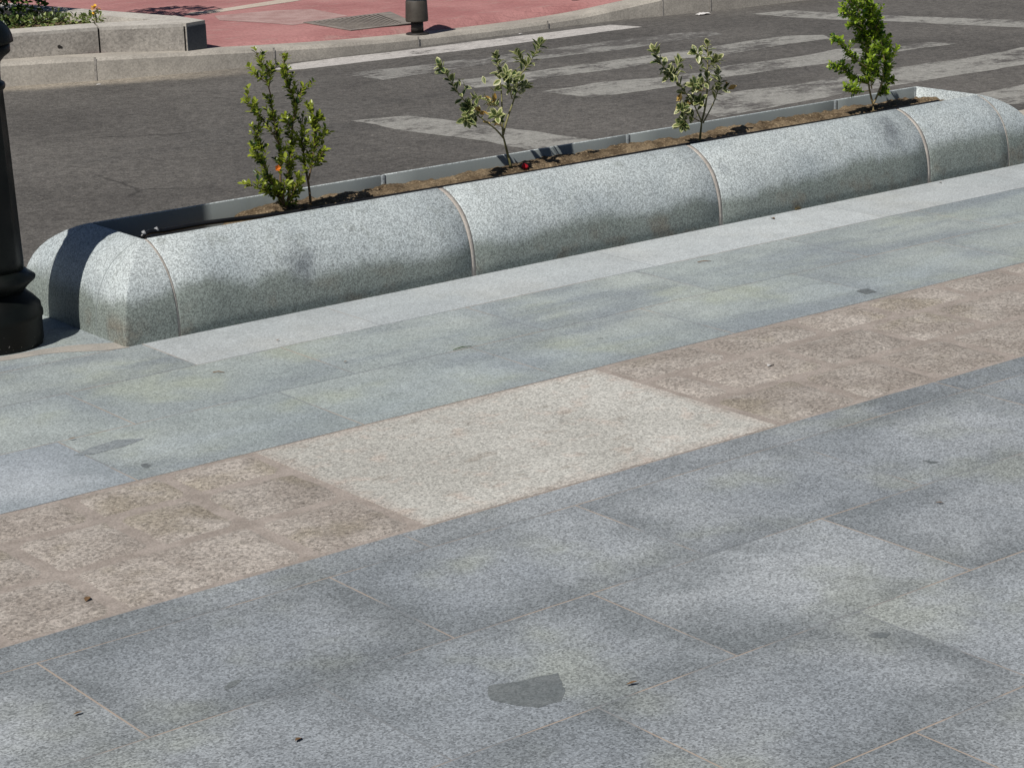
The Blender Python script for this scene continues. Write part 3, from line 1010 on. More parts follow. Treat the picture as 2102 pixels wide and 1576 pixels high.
def box_shrub(label, crop, stems, y0, leafmat, bark, dense=1.0, Lm=0.0165, seed=1, bare=0.25, twigs=0.5):
    random.seed(seed)
    ox, oy, s = crop
    root = thing('box_shrub', label, 'shrub', 'young shrubs planted in the granite planter')
    st, lf = MB(), MB()
    for entry in stems:
        pts, dy, r0, b0 = entry
        P = trace(pts, ox, oy, s, y0 + entry[1] * 0.25, y0 + dy)
        Q = resample(P, 0.006)
        n = len(Q)
        st.tube(Q[::3] + [Q[-1]], [r0 * (1 - 0.75 * (k / max(1, len(Q[::3])))) for k in range(len(Q[::3]) + 1)], 6)
        a = random.uniform(0, 6.28)
        def leafy(Q, i0, sc=1.0):
            nonlocal a
            m = len(Q)
            for i in range(i0, m):
                d = (Q[min(i + 1, m - 1)] - Q[max(i - 1, 0)]).normalized()
                if random.random() > dense: continue
                u, w = perp(d)
                a += 1.57 + random.uniform(-0.5, 0.5)
                for q in (0, math.pi):
                    if random.random() < 0.12: continue
                    o = (u * math.cos(a + q) + w * math.sin(a + q))
                    t = i / m
                    dirn = (o * random.uniform(0.7, 1.1) + d * random.uniform(0.45, 1.1) + Vector((0, 0, 0.15))).normalized()
                    L = Lm * sc * random.uniform(0.7, 1.25) * (1 - 0.25 * max(0, t - 0.85) / 0.15)
                    r = min(1, max(0, random.gauss(0.48 + 0.30 * t, 0.28)))
                    leaf(lf, Q[i] + o * 0.001, dirn, (d * 0.8 - o * 0.4 + Vector((0, 0, 0.6))), L, L * random.uniform(0.5, 0.66), r)
        leafy(Q, int(n * b0))
        # side twigs
        k = int(n * b0)
        while k < n - 6:
            k += int(random.uniform(5, 11) / max(0.2, twigs))
            if k >= n - 4: break
            d = (Q[min(k + 1, n - 1)] - Q[k - 1]).normalized(); u, w = perp(d)
            t = random.uniform(0, 6.28)
            o = u * math.cos(t) + w * math.sin(t)
            ln = random.uniform(0.012, 0.036)
            T = [Q[k] + (o * 0.75 + d * 0.7 + Vector((0, 0, 0.25))) * (ln * q / 6) + Vector((0, 0, 0.12 * ln * (q / 6) ** 2)) for q in range(7)]
            st.tube([T[0], T[3], T[6]], [0.0012, 0.001, 0.0007], 4)
            leafy(T, 1, 0.95)
    st.build('stem', bark, root)
    lf.build('foliage', leafmat, root)
    return root


YA = 5.405
s1 = [([(440, 1440), (480, 1300), (480, 1150), (490, 900), (500, 700), (540, 560), (470, 420), (430, 250), (420, 140)], 0.03, 0.0045, 0.08),
      ([(400, 1420), (395, 1180), (400, 960), (370, 870), (335, 640), (318, 500)], 0.0, 0.0042, 0.30),
      ([(318, 500), (300, 420), (280, 375), (235, 240), (185, 95)], 0.0, 0.0022, 0.30),
      ([(300, 410), (315, 330), (325, 250)], 0.02, 0.0015, 0.3), ([(270, 370), (215, 330), (170, 290)], -0.02, 0.0015, 0.25),
      ([(655, 1415), (640, 1250), (610, 1100), (590, 950), (570, 800), (590, 640)], 0.04, 0.0042, 0.34),
      ([(635, 1200), (680, 1000), (690, 760), (660, 560)], -0.04, 0.003, 0.16), ([(690, 800), (720, 690), (735, 640)], -0.04, 0.0018, 0.1),
      ([(690, 950), (730, 860), (775, 780)], 0.03, 0.0016, 0.25), ([(690, 1050), (735, 1000), (775, 940)], -0.05, 0.0018, 0.1), ([(680, 1090), (720, 1060), (745, 1040)], 0.02, 0.0018, 0.1),
      ([(430, 1420), (330, 1250), (250, 1050), (195, 970), (155, 890)], -0.06, 0.0034, 0.14), ([(250, 1050), (235, 880), (195, 800), (155, 735)], 0.0, 0.0018, 0.1),
      ([(400, 1360), (280, 1290), (190, 1265), (110, 1225)], -0.05, 0.0026, 0.12), ([(390, 900), (260, 690), (150, 590), (80, 520)], -0.03, 0.0018, 0.34),
      ([(390, 900), (350, 760), (335, 650)], 0.02, 0.0022, 0.15), ([(480, 760), (450, 700), (440, 650)], -0.03, 0.0018, 0.1), ([(540, 560), (580, 480), (600, 410)], 0.03, 0.002, 0.0),
      ([(470, 1370), (550, 1210), (600, 1110)], -0.05, 0.0028, 0.1), ([(450, 1200), (470, 1050), (500, 960)], -0.03, 0.0024, 0.1), ([(450, 1420), (380, 1300), (300, 1180), (190, 1140)], 0.05, 0.0026, 0.1),
      ([(450, 1430), (520, 1330), (560, 1290)], 0.05, 0.0026, 0.05), ([(430, 1430), (420, 1300), (430, 1220)], -0.06, 0.0026, 0.05)]
box_shrub('bushy small leaved green shrub at the bollard end of the planter with an orange petal', (480, 80, 4.145), s1, YA, M['box_leaf'], M['bark'], 0.98, 0.018, 11, twigs=3.0)
s4 = [([(705, 1445), (708, 1390), (708, 1350)], 0.0, 0.0052, 1.1),
      ([(708, 1350), (670, 1230), (645, 1050), (650, 800), (610, 560), (545, 300), (505, 60), (470, -80)], 0.03, 0.0042, 0.22),
      ([(708, 1350), (765, 1240), (830, 1050), (870, 800), (800, 500), (700, 200), (610, 0), (580, -110)], -0.03, 0.0042, 0.18),
      ([(650, 900), (560, 830), (430, 730), (320, 580), (180, 465)], -0.03, 0.0022, 0.3), ([(640, 1090), (530, 1070), (430, 985), (350, 930), (160, 815)], 0.0, 0.002, 0.2),
      ([(650, 1180), (540, 1180), (440, 1190), (350, 1110)], -0.05, 0.002, 0.25), ([(850, 930), (930, 850), (970, 700), (965, 640)], 0.02, 0.0024, 0.05), ([(820, 620), (880, 560), (890, 470)], 0.02, 0.002, 0.1),
      ([(520, 260), (400, 200), (290, 145)], -0.03, 0.0018, 0.1), ([(700, 230), (660, 120), (640, 20)], 0.05, 0.0022, 0.0), ([(720, 260), (745, 230), (760, 200)], -0.02, 0.0018, 0.0),
      ([(760, 650), (720, 520), (690, 380), (660, 260)], 0.0, 0.0028, 0.0), ([(650, 800), (720, 690), (760, 560)], -0.05, 0.0024, 0.05), ([(770, 1230), (850, 1150), (900, 1060), (935, 1040)], 0.0, 0.0024, 0.1),
      ([(640, 1000), (600, 900), (580, 800)], 0.05, 0.0022, 0.05), ([(830, 1050), (770, 950), (740, 830)], 0.03, 0.0024, 0.1), ([(560, 380), (480, 330), (400, 330)], 0.02, 0.0018, 0.15),
      ([(505, 100), (430, 40), (380, -10)], -0.03, 0.0018, 0.1), ([(600, 560), (540, 540), (470, 550)], 0.03, 0.0016, 0.2), ([(760, 1240), (830, 1220), (880, 1200)], -0.04, 0.002, 0.1), ([(650, 1090), (600, 1060), (560, 1060)], 0.03, 0.002, 0.1),
      ([(650, 700), (620, 450), (590, 200), (560, 20)], 0.05, 0.0024, 0.0), ([(800, 520), (740, 330), (690, 150), (670, 40)], -0.05, 0.0024, 0.0), ([(700, 1100), (740, 900), (790, 700), (830, 560)], 0.06, 0.0026, 0.1),
      ([(690, 1150), (670, 980), (700, 800), (690, 620)], -0.06, 0.0026, 0.1), ([(860, 820), (910, 720), (930, 600)], -0.03, 0.002, 0.0), ([(620, 600), (570, 450), (500, 330), (460, 240)], 0.04, 0.002, 0.1), ([(840, 1060), (900, 960), (930, 840)], 0.04, 0.0022, 0.0), ([(700, 500), (740, 380), (760, 290)], 0.04, 0.002, 0.0)]
box_shrub('tall dense fresh green shrub at the far right end of the planter', (1680, 0, 6.305), s4, 5.405, M['box_leaf2'], M['bark_pale'], 0.98, 0.0185, 23, twigs=3.8)


def variegated(label, crop, stems, clusters, y0, seed):
    random.seed(seed)
    ox, oy, s = crop
    root = thing('variegated_shrub', label, 'shrub', 'young shrubs planted in the granite planter')
    st, lf, dl = MB(), MB(), MB()
    for pts, ya, yb, r0, leafy in stems:
        P = trace(pts, ox, oy, s, y0 + ya, y0 + yb)
        Q = resample(P, 0.008); n = len(Q)
        st.tube(Q[::2] + [Q[-1]], [r0 * (1 - 0.6 * k / max(1, len(Q[::2]))) for k in range(len(Q[::2]) + 1)], 7)
        if leafy < 0: continue
        a = random.uniform(0, 6.28)
        for i in range(int(n * leafy), n):
            if random.random() < 0.08: continue
            d = (Q[min(i + 1, n - 1)] - Q[max(i - 1, 0)]).normalized(); u, w = perp(d)
            a += 1.57 + random.uniform(-0.4, 0.4)
            for q in (0, math.pi):
                if random.random() < 0.12: continue
                o = u * math.cos(a + q) + w * math.sin(a + q)
                L = random.uniform(0.025, 0.040)
                dr = (o * random.uniform(0.7, 1.2) + d * random.uniform(0.2, 1.0) + Vector((0, 0, random.uniform(-0.25, 0.35)))).normalized()
                leaf(lf, Q[i], dr, d * 0.7 + Vector((0, 0, 0.8)) - o * 0.3 + Vector((random.uniform(-.4, .4), random.uniform(-.6, .3), 0)), L, L * random.uniform(0.42, 0.58), random.random(), True)
        # leaf tuft at the tip
        for k in range(5):
            t = random.uniform(0, 6.28); d = (Q[-1] - Q[-3]).normalized(); u, w = perp(d)
            o = u * math.cos(t) + w * math.sin(t)
            L = random.uniform(0.022, 0.034)
            leaf(lf, Q[-1], (d + o * 0.5).normalized(), o * -0.5 + d * 0.3, L, L * 0.5, random.random(), True)
    for x, y, yo, n, spread, dry in clusters:
        c = gy(ox + x / s, oy + y / s, y0 + yo)
        for k in range(n):
            p = c + Vector((random.gauss(0, 1), random.gauss(0, 0.8), random.gauss(0, 1))) * spread
            dr = Vector((random.uniform(-1, 1), random.uniform(-1, 0.6), random.uniform(-0.8, 1))).normalized()
            L = random.uniform(0.022, 0.036)
            tgt = dl if dry else lf
            leaf(tgt, p, dr, Vector((random.uniform(-.6, .6), random.uniform(-1, .2), random.uniform(0.2, 1))), L, L * random.uniform(0.42, 0.6), random.random(), not dry)
    st.build('stem', M['bark_green'], root)
    lf.build('foliage', [M['var_leaf'], M['var_edge']], root)
    dl.build('yellowed_leaves', M['dry_leaf'], root)
    return root


v2 = [([(885, 1430), (850, 1290), (820, 1170), (800, 1090)], 0.0, 0.0, 0.0052, -1),
      ([(800, 1090), (845, 910), (935, 670), (960, 480)], 0.0, 0.02, 0.004, 0.62), ([(960, 480), (1060, 350), (1130, 240), (1200, 120)], 0.02, -0.02, 0.0022, 0.25),
      ([(800, 1090), (788, 900), (790, 700), (770, 500), (755, 380), (735, 270)], 0.0, 0.03, 0.0032, 0.62),
      ([(805, 1120), (720, 1020), (620, 950), (520, 870), (430, 790)], 0.0, -0.03, 0.0032, 0.62), ([(520, 870), (420, 760), (330, 660), (245, 520), (185, 430), (130, 345)], -0.02, -0.05, 0.0024, 0.35),
      ([(790, 820), (720, 760), (640, 720), (520, 690)], 0.0, 0.05, 0.002, 0.30), ([(440, 800), (420, 860), (410, 910)], -0.03, -0.05, 0.0015, 0.0), ([(900, 700), (870, 600), (860, 480), (830, 440)], 0.01, -0.05, 0.002, 0.35),
      ([(935, 640), (1000, 600), (1030, 560)], 0.01, 0.04, 0.0018, 0.2), ([(1060, 350), (1000, 300), (970, 240)], 0.01, 0.04, 0.0016, 0.1), ([(800, 1040), (760, 930), (730, 880)], 0.0, -0.03, 0.0018, 0.45)]
c2 = [(x, y, o, int(n * 1.7), sp, d) for x, y, o, n, sp, d in [(470, 985, -0.03, 2, 0.006, False), (900, 540, 0.0, 8, 0.012, False), (950, 450, 0.0, 5, 0.012, False), (340, 520, -0.04, 4, 0.01, False), (700, 740, 0.04, 3, 0.006, True), (550, 830, -0.02, 3, 0.005, True), (700, 600, 0.0, 3, 0.01, False), (690, 970, -0.02, 2, 0.006, True)]]
variegated('open branched variegated shrub in front of the oblique white road line', (880, 70, 5.25), v2, c2, 5.45, 5)
v3 = [([(830, 1440), (845, 1290), (858, 1180)], 0.0, 0.0, 0.005, -1), ([(858, 1180), (905, 1000), (935, 760), (930, 520), (940, 330), (935, 170)], 0.0, 0.02, 0.004, 0.40),
      ([(875, 1200), (990, 990), (1060, 830), (1085, 680), (1075, 560)], 0.0, 0.04, 0.0028, 0.45), ([(855, 1180), (800, 1060), (740, 920), (640, 800), (560, 680), (440, 560)], 0.0, -0.03, 0.0028, 0.30),
      ([(440, 560), (330, 430), (260, 330), (215, 240)], -0.03, -0.04, 0.002, 0.1), ([(440, 640), (435, 580), (520, 480), (545, 400)], -0.03, 0.0, 0.002, 0.3), ([(850, 1190), (720, 1120), (640, 1080), (580, 1010)], 0.0, -0.05, 0.002, 0.35),
      ([(930, 640), (830, 700), (740, 690)], 0.0, -0.04, 0.0018, 0.3), ([(640, 1110), (610, 1170), (600, 1210)], -0.04, -0.05, 0.0016, 0.2), ([(900, 1000), (850, 930), (820, 900)], 0.0, -0.03, 0.0018, 0.3), ([(940, 400), (860, 300), (780, 260)], 0.0, -0.02, 0.0018, 0.2), ([(940, 430), (1010, 400), (1060, 350)], 0.02, 0.0, 0.0016, 0.3)]
c3 = [(1205, 740, 0.03, 2, 0.003, True), (690, 415, -0.02, 1, 0.001, False), (560, 850, -0.03, 5, 0.010, True), (600, 930, -0.03, 3, 0.008, True), (930, 580, 0.0, 7, 0.014, False), (1050, 680, 0.03, 6, 0.012, False), (1110, 770, 0.03, 4, 0.009, False), (400, 540, -0.03, 6, 0.012, False), (870, 480, 0.0, 5, 0.010, False), (650, 1010, -0.03, 5, 0.012, False), (800, 730, -0.02, 3, 0.008, True)]
variegated('two pronged variegated shrub with large leaves in front of the crossing stripes', (1310, 70, 6.57), v3, c3, 5.40, 9)

# petal caught in the first shrub, red cap on the soil
mb = MB()
c = gy(569, 345, 5.37)
for k in range(5):
    t = k * 1.2566
    leaf(mb, c, Vector((math.cos(t), -0.5, math.sin(t))), Vector((0, -1, 0.3)), 0.011, 0.010, 0.5)
tag(mb.build('flower', M['orange']), 'small orange flower caught in the leaves of the bushy shrub', 'flower')
mb = MB()
c = gz(1076, 338, 0.232)
mb.lathe([(0.009, 0), (0.0105, 0.001), (0.0105, 0.009), (0.009, 0.0105), (0.001, 0.011)], (0, 0, 0), 20)
o = mb.build('bottle_cap', M['red']); o.location = (c.x, c.y, soil_h(c.x, c.y) + 0.007); o.rotation_euler = (0.75, 0.2, 0)
tag(o, 'red plastic bottle cap lying on the soil beside the open branched shrub', 'bottle cap')

# ------------------------------------------------------------------ black cast iron bollard
BX, BY = 2.403, 5.386
bol = thing('street_lamp', 'black cast iron lamp post with a ringed base beside the planter end', 'lamp post')
mb = MB()
mb.lathe([(0.1285, -0.02), (0.1285, 0.006), (0.1315, 0.012), (0.1315, 0.072), (0.1355, 0.078), (0.1355, 0.090), (0.1315, 0.096), (0.1305, 0.110), (0.1145, 0.128), (0.0975, 0.143), (0.0915, 0.152)], (BX, BY, 0), 48)
mb.build('base', M['iron_base'], bol)
mb = MB()
mb.lathe([(0.0915, 0.150), (0.1035, 0.163), (0.1225, 0.180), (0.1235, 0.185), (0.1035, 0.200), (0.0955, 0.208)], (BX, BY, 0), 48)
mb.build('collar', M['iron'], bol)
mb = MB()
mb.lathe([(0.0950, 0.206), (0.0955, 0.234), (0.0950, 0.240), (0.0907, 0.40), (0.0869, 0.56), (0.0827, 0.682), (0.0827, 0.69)], (BX, BY, 0), 96, flute=12, fd=0.004, frange=(0.2685, 0.683))
mb.build('shaft', M['iron'], bol)
mb = MB()
mb.lathe([(0.0825, 0.688), (0.0885, 0.694), (0.0900, 0.701), (0.0885, 0.708), (0.0795, 0.714), (0.0800, 0.745), (0.0825, 0.763), (0.0935, 0.776), (0.1075, 0.786), (0.1105, 0.790), (0.1105, 0.812)], (BX, BY, 0), 48)
mb.build('neck', M['iron'], bol)
mb = MB()
dome = [(0.1095, 0.811), (0.1205, 0.815), (0.1200, 0.820)]
for k in range(1, 9):
    t = k / 10 * math.pi / 2
    dome.append((0.119 * math.cos(t) + 0.0005, 0.820 + 0.078 * math.sin(t)))
dome += [(0.0795, 0.897), (0.0855, 0.905), (0.0855, 0.915), (0.0785, 0.922)]
mb.lathe(dome, (BX, BY, 0), 48)
mb.build('bell', M['iron'], bol)
mb = MB()
mb.lathe([(0.066, 0.921), (0.066, 1.0), (0.060, 2.6), (0.070, 2.63), (0.070, 2.66), (0.045, 2.70), (0.034, 2.95), (0.07, 2.99), (0.07, 3.02)], (BX, BY, 0), 48)
mb.build('column', M['iron'], bol)
mb = MB()
mb.lathe([(0.07, 3.021), (0.16, 3.06), (0.22, 3.46), (0.235, 3.47), (0.235, 3.49), (0.10, 3.66), (0.05, 3.69), (0.05, 3.73), (0.02, 3.76), (0.012, 3.84), (0.001, 3.86)], (BX, BY, 0), 6, smooth=False)
mb.build('lantern', M['iron'], bol)

# ------------------------------------------------------------------ short brown bollard on the far kerb
fb = gz(857, 71, -0.046)
b2 = thing('short_bollard', 'short brown metal bollard standing on the far kerb by the crossing', 'bollard')
mb = MB(); mb.lathe([(0.068, 0), (0.068, 0.006), (0.062, 0.010), (0.034, 0.012)], (fb.x, fb.y, fb.z), 32); mb.build('base_plate', M['bronze_dark'], b2)
mb = MB(); mb.lathe([(0.037, 0.010), (0.036, 0.080)], (fb.x, fb.y, fb.z), 32); mb.build('neck', M['bronze_dark'], b2)
mb = MB(); mb.lathe([(0.036, 0.074), (0.064, 0.076), (0.066, 0.082), (0.0665, 0.09), (0.0625, 0.192), (0.0605, 0.196)], (fb.x, fb.y, fb.z), 40); mb.build('body', M['bronze'], b2)
mb = MB(); mb.lathe([(0.058, 0.195), (0.0585, 0.203)], (fb.x, fb.y, fb.z), 40); mb.build('ring', M['steel'], b2)
mb = MB(); mb.lathe([(0.0605, 0.202), (0.0625, 0.206), (0.0615, 0.33), (0.057, 0.36), (0.044, 0.385), (0.024, 0.398), (0.001, 0.402)], (fb.x, fb.y, fb.z), 40); mb.build('cap', M['bronze_dark'], b2)

# grey pole at the kerb
gp = gz(1181, 10, -0.03)
mb = MB(); mb.lathe([(0.024, 0), (0.024, 2.2), (0.020, 2.21)], (gp.x, gp.y, gp.z), 24)
pole = thing('sign_post', 'slim grey metal post standing at the kerb beyond the crossing', 'post')
mb.build('pole', M['steel'], pole)
mb = MB(); mb.lathe([(0.034, -0.004), (0.034, 0.010), (0.026, 0.014)], (gp.x, gp.y, gp.z), 24); mb.build('base_collar', M['steel'], pole)

# ------------------------------------------------------------------ far planter
fp = thing('corner_planter', 'low weathered stone corner planter with greenery across the road', 'planter')
ZT = 0.150
CAP = 0.02
front = [(2.0, 11.95), (3.6, 11.45), (4.5, 11.03), (4.98, 10.78), (5.51, 10.645), (5.905, 10.415)]
inner_front = [(2.08, 12.16), (3.70, 11.66), (4.6, 11.23), (5.07, 10.985), (5.59, 10.84), (5.87, 10.70)]
segs = [(0, 1), (1, 2), (2, 3), (3, 4), (4, 5)]


def wallblock(q, z0, z1):
    mb = MB(); mb.prism(q, z0, z1); return mb


for (a, b) in segs:
    A, B, Ci, D = Vector(front[a]), Vector(front[b]), Vector(inner_front[b]), Vector(inner_front[a])
    t = (B - A).normalized() * 0.005
    ti = (Ci - D).normalized() * 0.005
    q = [A + t, B - t, Ci - ti, D + ti]
    wallblock(q, -0.05, ZT - 0.012).build('wall_block', M['fargranite'], fp)
    wallblock([A + t, B - t, Ci - ti, D + ti], ZT - 0.012, ZT + 0.006).build('coping', M['farcap'], fp)
    mb = MB(); mb.prism([A - t * 0.9 + (D - A) * 0.03, A + t * 0.9 + (D - A) * 0.03, D + ti * 0.9, D - ti * 0.9], -0.05, ZT - 0.004); mb.build('wall_joint', M['pit'], fp)
# end stone with its front shade painted as a dark sheet, then the side wall running back
E0, E1 = Vector((5.915, 10.412)), Vector((6.062, 10.462))
endq = [E0, E1, Vector((6.062, 10.80)), Vector((5.875, 10.80)), Vector((5.875, 10.70))]
wallblock(endq, -0.05, ZT - 0.012).build('end_block', M['fargranite'], fp)
mb = MB()
n2 = Vector((E1.y - E0.y, -(E1.x - E0.x))).normalized() * 0.004
mb.prism([E0 + n2, E1 + n2, E1 + n2 * 0.2, E0 + n2 * 0.2], -0.045, ZT - 0.014); mb.build('end_shade_sheet', M['end_shade'], fp)
wallblock(endq, ZT - 0.012, ZT + 0.006).build('coping', M['farcap'], fp)
prev = 10.805
for yb in (11.5, 12.3, 13.2):
    wallblock([(5.72 if prev > 11 else 5.875, prev), (6.06 - (prev - 10.8) * 0.21, prev), (6.06 - (yb - 10.8) * 0.21, yb - 0.008), (5.875 - (yb - 10.8) * 0.21, yb - 0.008)] if False else
              [(5.875 - (prev - 10.8) * 0.21, prev), (6.06 - (prev - 10.8) * 0.21, prev), (6.06 - (yb - 10.8) * 0.21, yb - 0.008), (5.875 - (yb - 10.8) * 0.21, yb - 0.008)], -0.05, ZT + 0.004).build('wall_block', M['farcap'], fp)
    prev = yb
mb2 = MB()
A, B = Vector(front[3]), Vector(front[4])
t = (B - A).normalized(); nn = Vector((t.y, -t.x))
mb = MB()
q = A + t * ((B - A).length * 0.60) + nn * 0.0015
for dx, dz, r in ((0, 0.068, 0.010), (0.011, 0.064, 0.007)):
    mb.poly([(q.x + t.x * (dx + r * math.cos(k * 0.785)), q.y + t.y * (dx + r * math.cos(k * 0.785)), dz + r * math.sin(k * 0.785)) for k in range(8)])
mb.build('weep_hole', M['pit'], fp)
earth = [(2.1, 12.2), (3.72, 11.68), (4.62, 11.25), (5.09, 11.0), (5.6, 10.86), (5.86, 10.74), (5.75, 11.4), (5.40, 13.0), (3.0, 13.6), (1.9, 13.4)]
mb2.prism(earth, 0.0, 0.105)
tag(mb2.build('soil', M['soil']), 'dark planting soil inside the corner planter across the road', 'soil', kind='stuff')


def leafball(mb, c, rad, n, L, rlo=0.0, rhi=1.0, squash=1.0, keep=None):
    for _ in range(n):
        v = Vector((random.gauss(0, 1), random.gauss(0, 1), random.gauss(0, 1))).normalized()
        k = random.uniform(0.35, 1.0) ** 0.5
        p = c + Vector((v.x * rad * k, v.y * rad * k, v.z * rad * k * squash))
        if noise.noise(p * (1.6 / max(rad, 0.1))) < -0.22: continue
        if p.z < 0.11: continue
        d = (v + Vector((random.uniform(-.9, .9), random.uniform(-.9, .9), random.uniform(-.6, .9)))).normalized()
        LL = L * random.uniform(0.7, 1.3)
        leaf(mb, p, d, v + Vector((0, 0, 0.8)), LL, LL * 0.5, random.uniform(rlo, rhi))


random.seed(31)
sh = thing('hedge_shrub', 'dark leafy shrub growing at the back of the corner planter', 'shrub')
mb = MB()
hc = gy(20, 8, 11.62)
hc.z = 0.28
leafball(mb, hc + Vector((-0.14, 0.10, 0.22)), 0.34, 1700, 0.042)
leafball(mb, hc + Vector((0.0, 0.02, -0.05)), 0.22, 1200, 0.036)
leafball(mb, hc + Vector((0.05, 0.1, 0.62)), 0.34, 900, 0.05)
leafball(mb, hc + Vector((0.0, 0.12, 0.95)), 0.26, 500, 0.05)
leafball(mb, Vector((5.42, 11.86, 1.52)), 0.24, 450, 0.05)
leafball(mb, Vector((5.55, 11.86, 1.75)), 0.30, 1100, 0.05, squash=0.6)  # unseen upper clump, added to cast the shadow on the red paving
mb.build('foliage', M['far_leaf'], sh)
mb = MB()
mb.tube([(hc.x - .05, hc.y + .1, 0.09), (hc.x - .04, hc.y + .1, 0.6), (hc.x + .05, hc.y + .12, 1.2), (5.4, 11.85, 1.6), (5.55, 11.86, 1.9)], [0.025, 0.022, 0.018, 0.012, 0.006], 8)
mb.tube([(hc.x - .05, hc.y + .1, 0.3), (hc.x - .2, hc.y, 0.5)], [0.012, 0.006], 6)
mb.build('trunk', M['bark'], sh)
spots = [(14, 38), (40, 40), (62, 37), (80, 38), (100, 35), (120, 34), (138, 32), (156, 34), (172, 33), (186, 32), (28, 30), (70, 30), (112, 27)]
lab = ['low pale green plant left of the yellow flowered one in the corner planter']
for i, (px, py) in enumerate(spots):
    c = gz(px, py, 0.16)
    mb = MB()
    leafball(mb, Vector((c.x, c.y, 0.135)), 0.048, 46, 0.026, 0.0, 1.0, 0.7)
    mb.build('foliage', M['cover_leaf'], tag(thing('bedding_plant', '', ''), 'low pale green bedding plant in the row behind the corner planter coping', 'plant', 'low bedding plants in the corner planter'))
c = gz(196, 33, 0.17)
fl = thing('flowering_plant', 'small plant with one yellow orange bloom in the corner planter', 'plant')
mb = MB(); leafball(mb, Vector((c.x, c.y, 0.145)), 0.05, 60, 0.028, 0.4, 1.0, 1.0); mb.build('foliage', M['cover_leaf'], fl)
mb = MB()
for k in range(14):
    v = Vector((random.gauss(0, 1), random.gauss(0, 1), random.gauss(0.4, 1))).normalized()
    leaf(mb, Vector((c.x, c.y, 0.205)) + v * 0.012, v, v + Vector((0, 0, .5)), 0.024, 0.018, 0.5)
mb.build('bloom', M['yellow'], fl)
mb = MB(); mb.tube([(c.x, c.y, 0.10), (c.x, c.y, 0.20)], 0.003, 5); mb.build('stem', M['bark_green'], fl)

# ------------------------------------------------------------------ litter
random.seed(5)


def scrap(px, py, z, size, seed):
    random.seed(seed)
    mb = MB()
    c = gz(px, py, z)
    ids = []
    n = 5
    for j in range(n):
        row = []
        for i in range(n):
            u, v = i / (n - 1) - .5, j / (n - 1) - .5
            h = 0.35 * size * (0.5 + 0.5 * noise.noise(Vector((u * 5 + seed, v * 5, 2)))) * (1 - 1.2 * (u * u + v * v))
            row.append(mb.vert((c.x + u * size * (1 + .3 * noise.noise(Vector((u * 4, v * 4, seed)))), c.y + v * size * .8, z + 0.0015 + max(0, h))))
        ids.append(row)
    for j in range(n - 1):
        for i in range(n - 1):
            mb.face((ids[j][i], ids[j][i + 1], ids[j + 1][i + 1], ids[j + 1][i]), 0, False)
    return mb.build('paper_scrap', M['white'])


tag(scrap(1443, 31, ZR, 0.075, 3), 'crumpled white paper scrap near the far kerb, the larger of two side by side', 'litter', 'white litter on the road')
tag(scrap(1436, 32, ZR, 0.045, 4), 'small white paper scrap touching the larger scrap near the far kerb', 'litter', 'white litter on the road')
tag(scrap(745, 106, ZR, 0.03, 6), 'tiny white scrap at the foot of the far kerb left of the short bollard', 'litter', 'white litter on the road')
tag(scrap(1068, 71, ZR, 0.022, 8), 'tiny white scrap on the edge line right of the short bollard', 'litter', 'white litter on the road')
tag(scrap(202, 175, ZR, 0.022, 9), 'tiny white scrap in the sandy gutter below the corner planter', 'litter', 'white litter on the road')


def dryleaf(px, py, L, ang, label, mat='drybrown', wide=0.4):
    mb = MB()
    c = gz(px, py, 0.004)
    leaf(mb, c, Vector((math.cos(ang), math.sin(ang), 0.05)), Vector((0.1, 0.1, 1)), L, L * wide, 0.5)
    tag(mb.build('dry_leaf', M[mat]), label, 'leaf', 'dry leaves on the pavement')


dryleaf(1632, 430, 0.035, 0.2, 'orange brown dry leaf against the foot of the planter', 'dry_leaf')
dryleaf(1590, 449, 0.03, 1.2, 'dark curled leaf on the pale slabs in front of the planter')
dryleaf(1932, 375, 0.02, 1.0, 'small dark leaf on the pale slabs near the right end of the planter')
dryleaf(1285, 1404, 0.022, -0.3, 'small dark leaf right of the large mended chip in the foreground')
dryleaf(606, 1520, 0.022, 0.5, 'small dark leaf near the bottom edge left of the mended chip')
dryleaf(150, 1466, 0.018, 0.1, 'small dark leaf in the lower left foreground slab')
dryleaf(140, 901, 0.018, -0.4, 'small black leaf on the grey green slabs below the bollard')
dryleaf(1920, 1031, 0.02, -0.5, 'small dark leaf on the blue grey slabs at the right side')
dryleaf(706, 743, 0.014, 0.3, 'tiny black leaf on the grey green slabs below the first planter joint')
dryleaf(567, 699, 0.014, 0.3, 'tiny black leaf on the pale slab row below the first long block')
dryleaf(1576, 752, 0.035, 0.4, 'pale chip of stone lying on the brown stones right of the cream slab', 'white', 0.5)
dryleaf(176, 1234, 0.03, 0.9, 'dark leaf in the wide joint between brown stones at the left')
mb = MB()
for a, b in (((452, 763), (436, 765)), ((935, 718), (968, 711)), ((1432, 539), (1460, 537)), ((120, 1551), (180, 1548))):
    pass
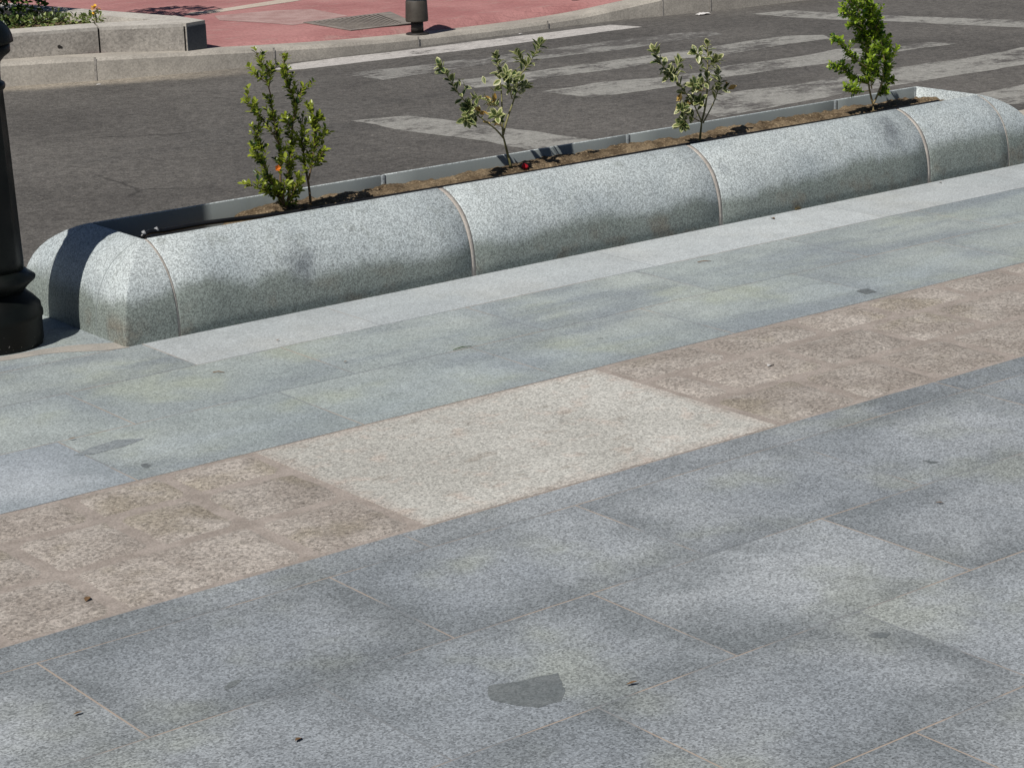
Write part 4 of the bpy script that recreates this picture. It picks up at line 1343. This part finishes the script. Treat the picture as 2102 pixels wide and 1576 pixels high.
for px, py, dx, dy, lb in ((437, 764, 24, 0, 'thin dark twig on the grey green slabs below the left planter end'), (1432, 538, 28, -2, 'thin dark twig on the grey green slabs in front of the second planter joint'), (930, 718, 38, -8, 'thin pale straw on the dark grey green slabs below the planter')):
    mb = MB()
    a, b = gz(px, py, 0.003), gz(px + dx, py + dy, 0.003)
    m = a.lerp(b, 0.5) + Vector((0.001, 0.002, 0.002))
    mb.tube([a, m, b], [0.0012, 0.0014, 0.0008], 6)
    tag(mb.build('twig', M['cover_leaf'] if 'straw' in lb else M['drybrown']), lb, 'twig')

# ------------------------------------------------------------------ light
PHI, EL = math.radians(17.5), math.radians(52)
sd = Vector((math.cos(PHI) * math.cos(EL), math.sin(PHI) * math.cos(EL), -math.sin(EL)))
L = bpy.data.lights.new('sun', 'SUN'); L.energy = 5.0; L.angle = math.radians(0.5); L.color = (1.0, 0.955, 0.89)
so = bpy.data.objects.new('sun', L); C.objects.link(so)
so.rotation_euler = sd.to_track_quat('-Z', 'Y').to_euler(); so.location = (-6, -4, 12)
wd = bpy.data.worlds.new('World'); SC.world = wd; wd.use_nodes = True
nt = wd.node_tree
sky = nt.nodes.new('ShaderNodeTexSky'); sky.sky_type = 'NISHITA'; sky.sun_disc = False; sky.air_density = 0.6; sky.dust_density = 0.3
sky.sun_elevation = EL; sky.sun_rotation = math.atan2(-sd.x, -sd.y)
bg = nt.nodes['Background']; bg.inputs['Strength'].default_value = 0.05
nt.links.new(sky.outputs[0], bg.inputs['Color'])

# ------------------------------------------------------------------ camera
cam = bpy.data.cameras.new('camera'); co = bpy.data.objects.new('camera', cam); C.objects.link(co)
cam.sensor_width = 36.0; cam.sensor_fit = 'HORIZONTAL'; cam.lens = F / W * 36.0
cam.clip_start = 0.05; cam.clip_end = 1500
rot = Matrix((RIGHT, UP, -FWD)).transposed().to_4x4()
co.matrix_world = Matrix.Translation(EYE) @ rot
SC.camera = co
SC.view_settings.view_transform = 'Standard'; SC.view_settings.look = 'None'
SC.view_settings.exposure = -0.16; SC.view_settings.gamma = 1.0
SC.render.resolution_x, SC.render.resolution_y = 1024, 767
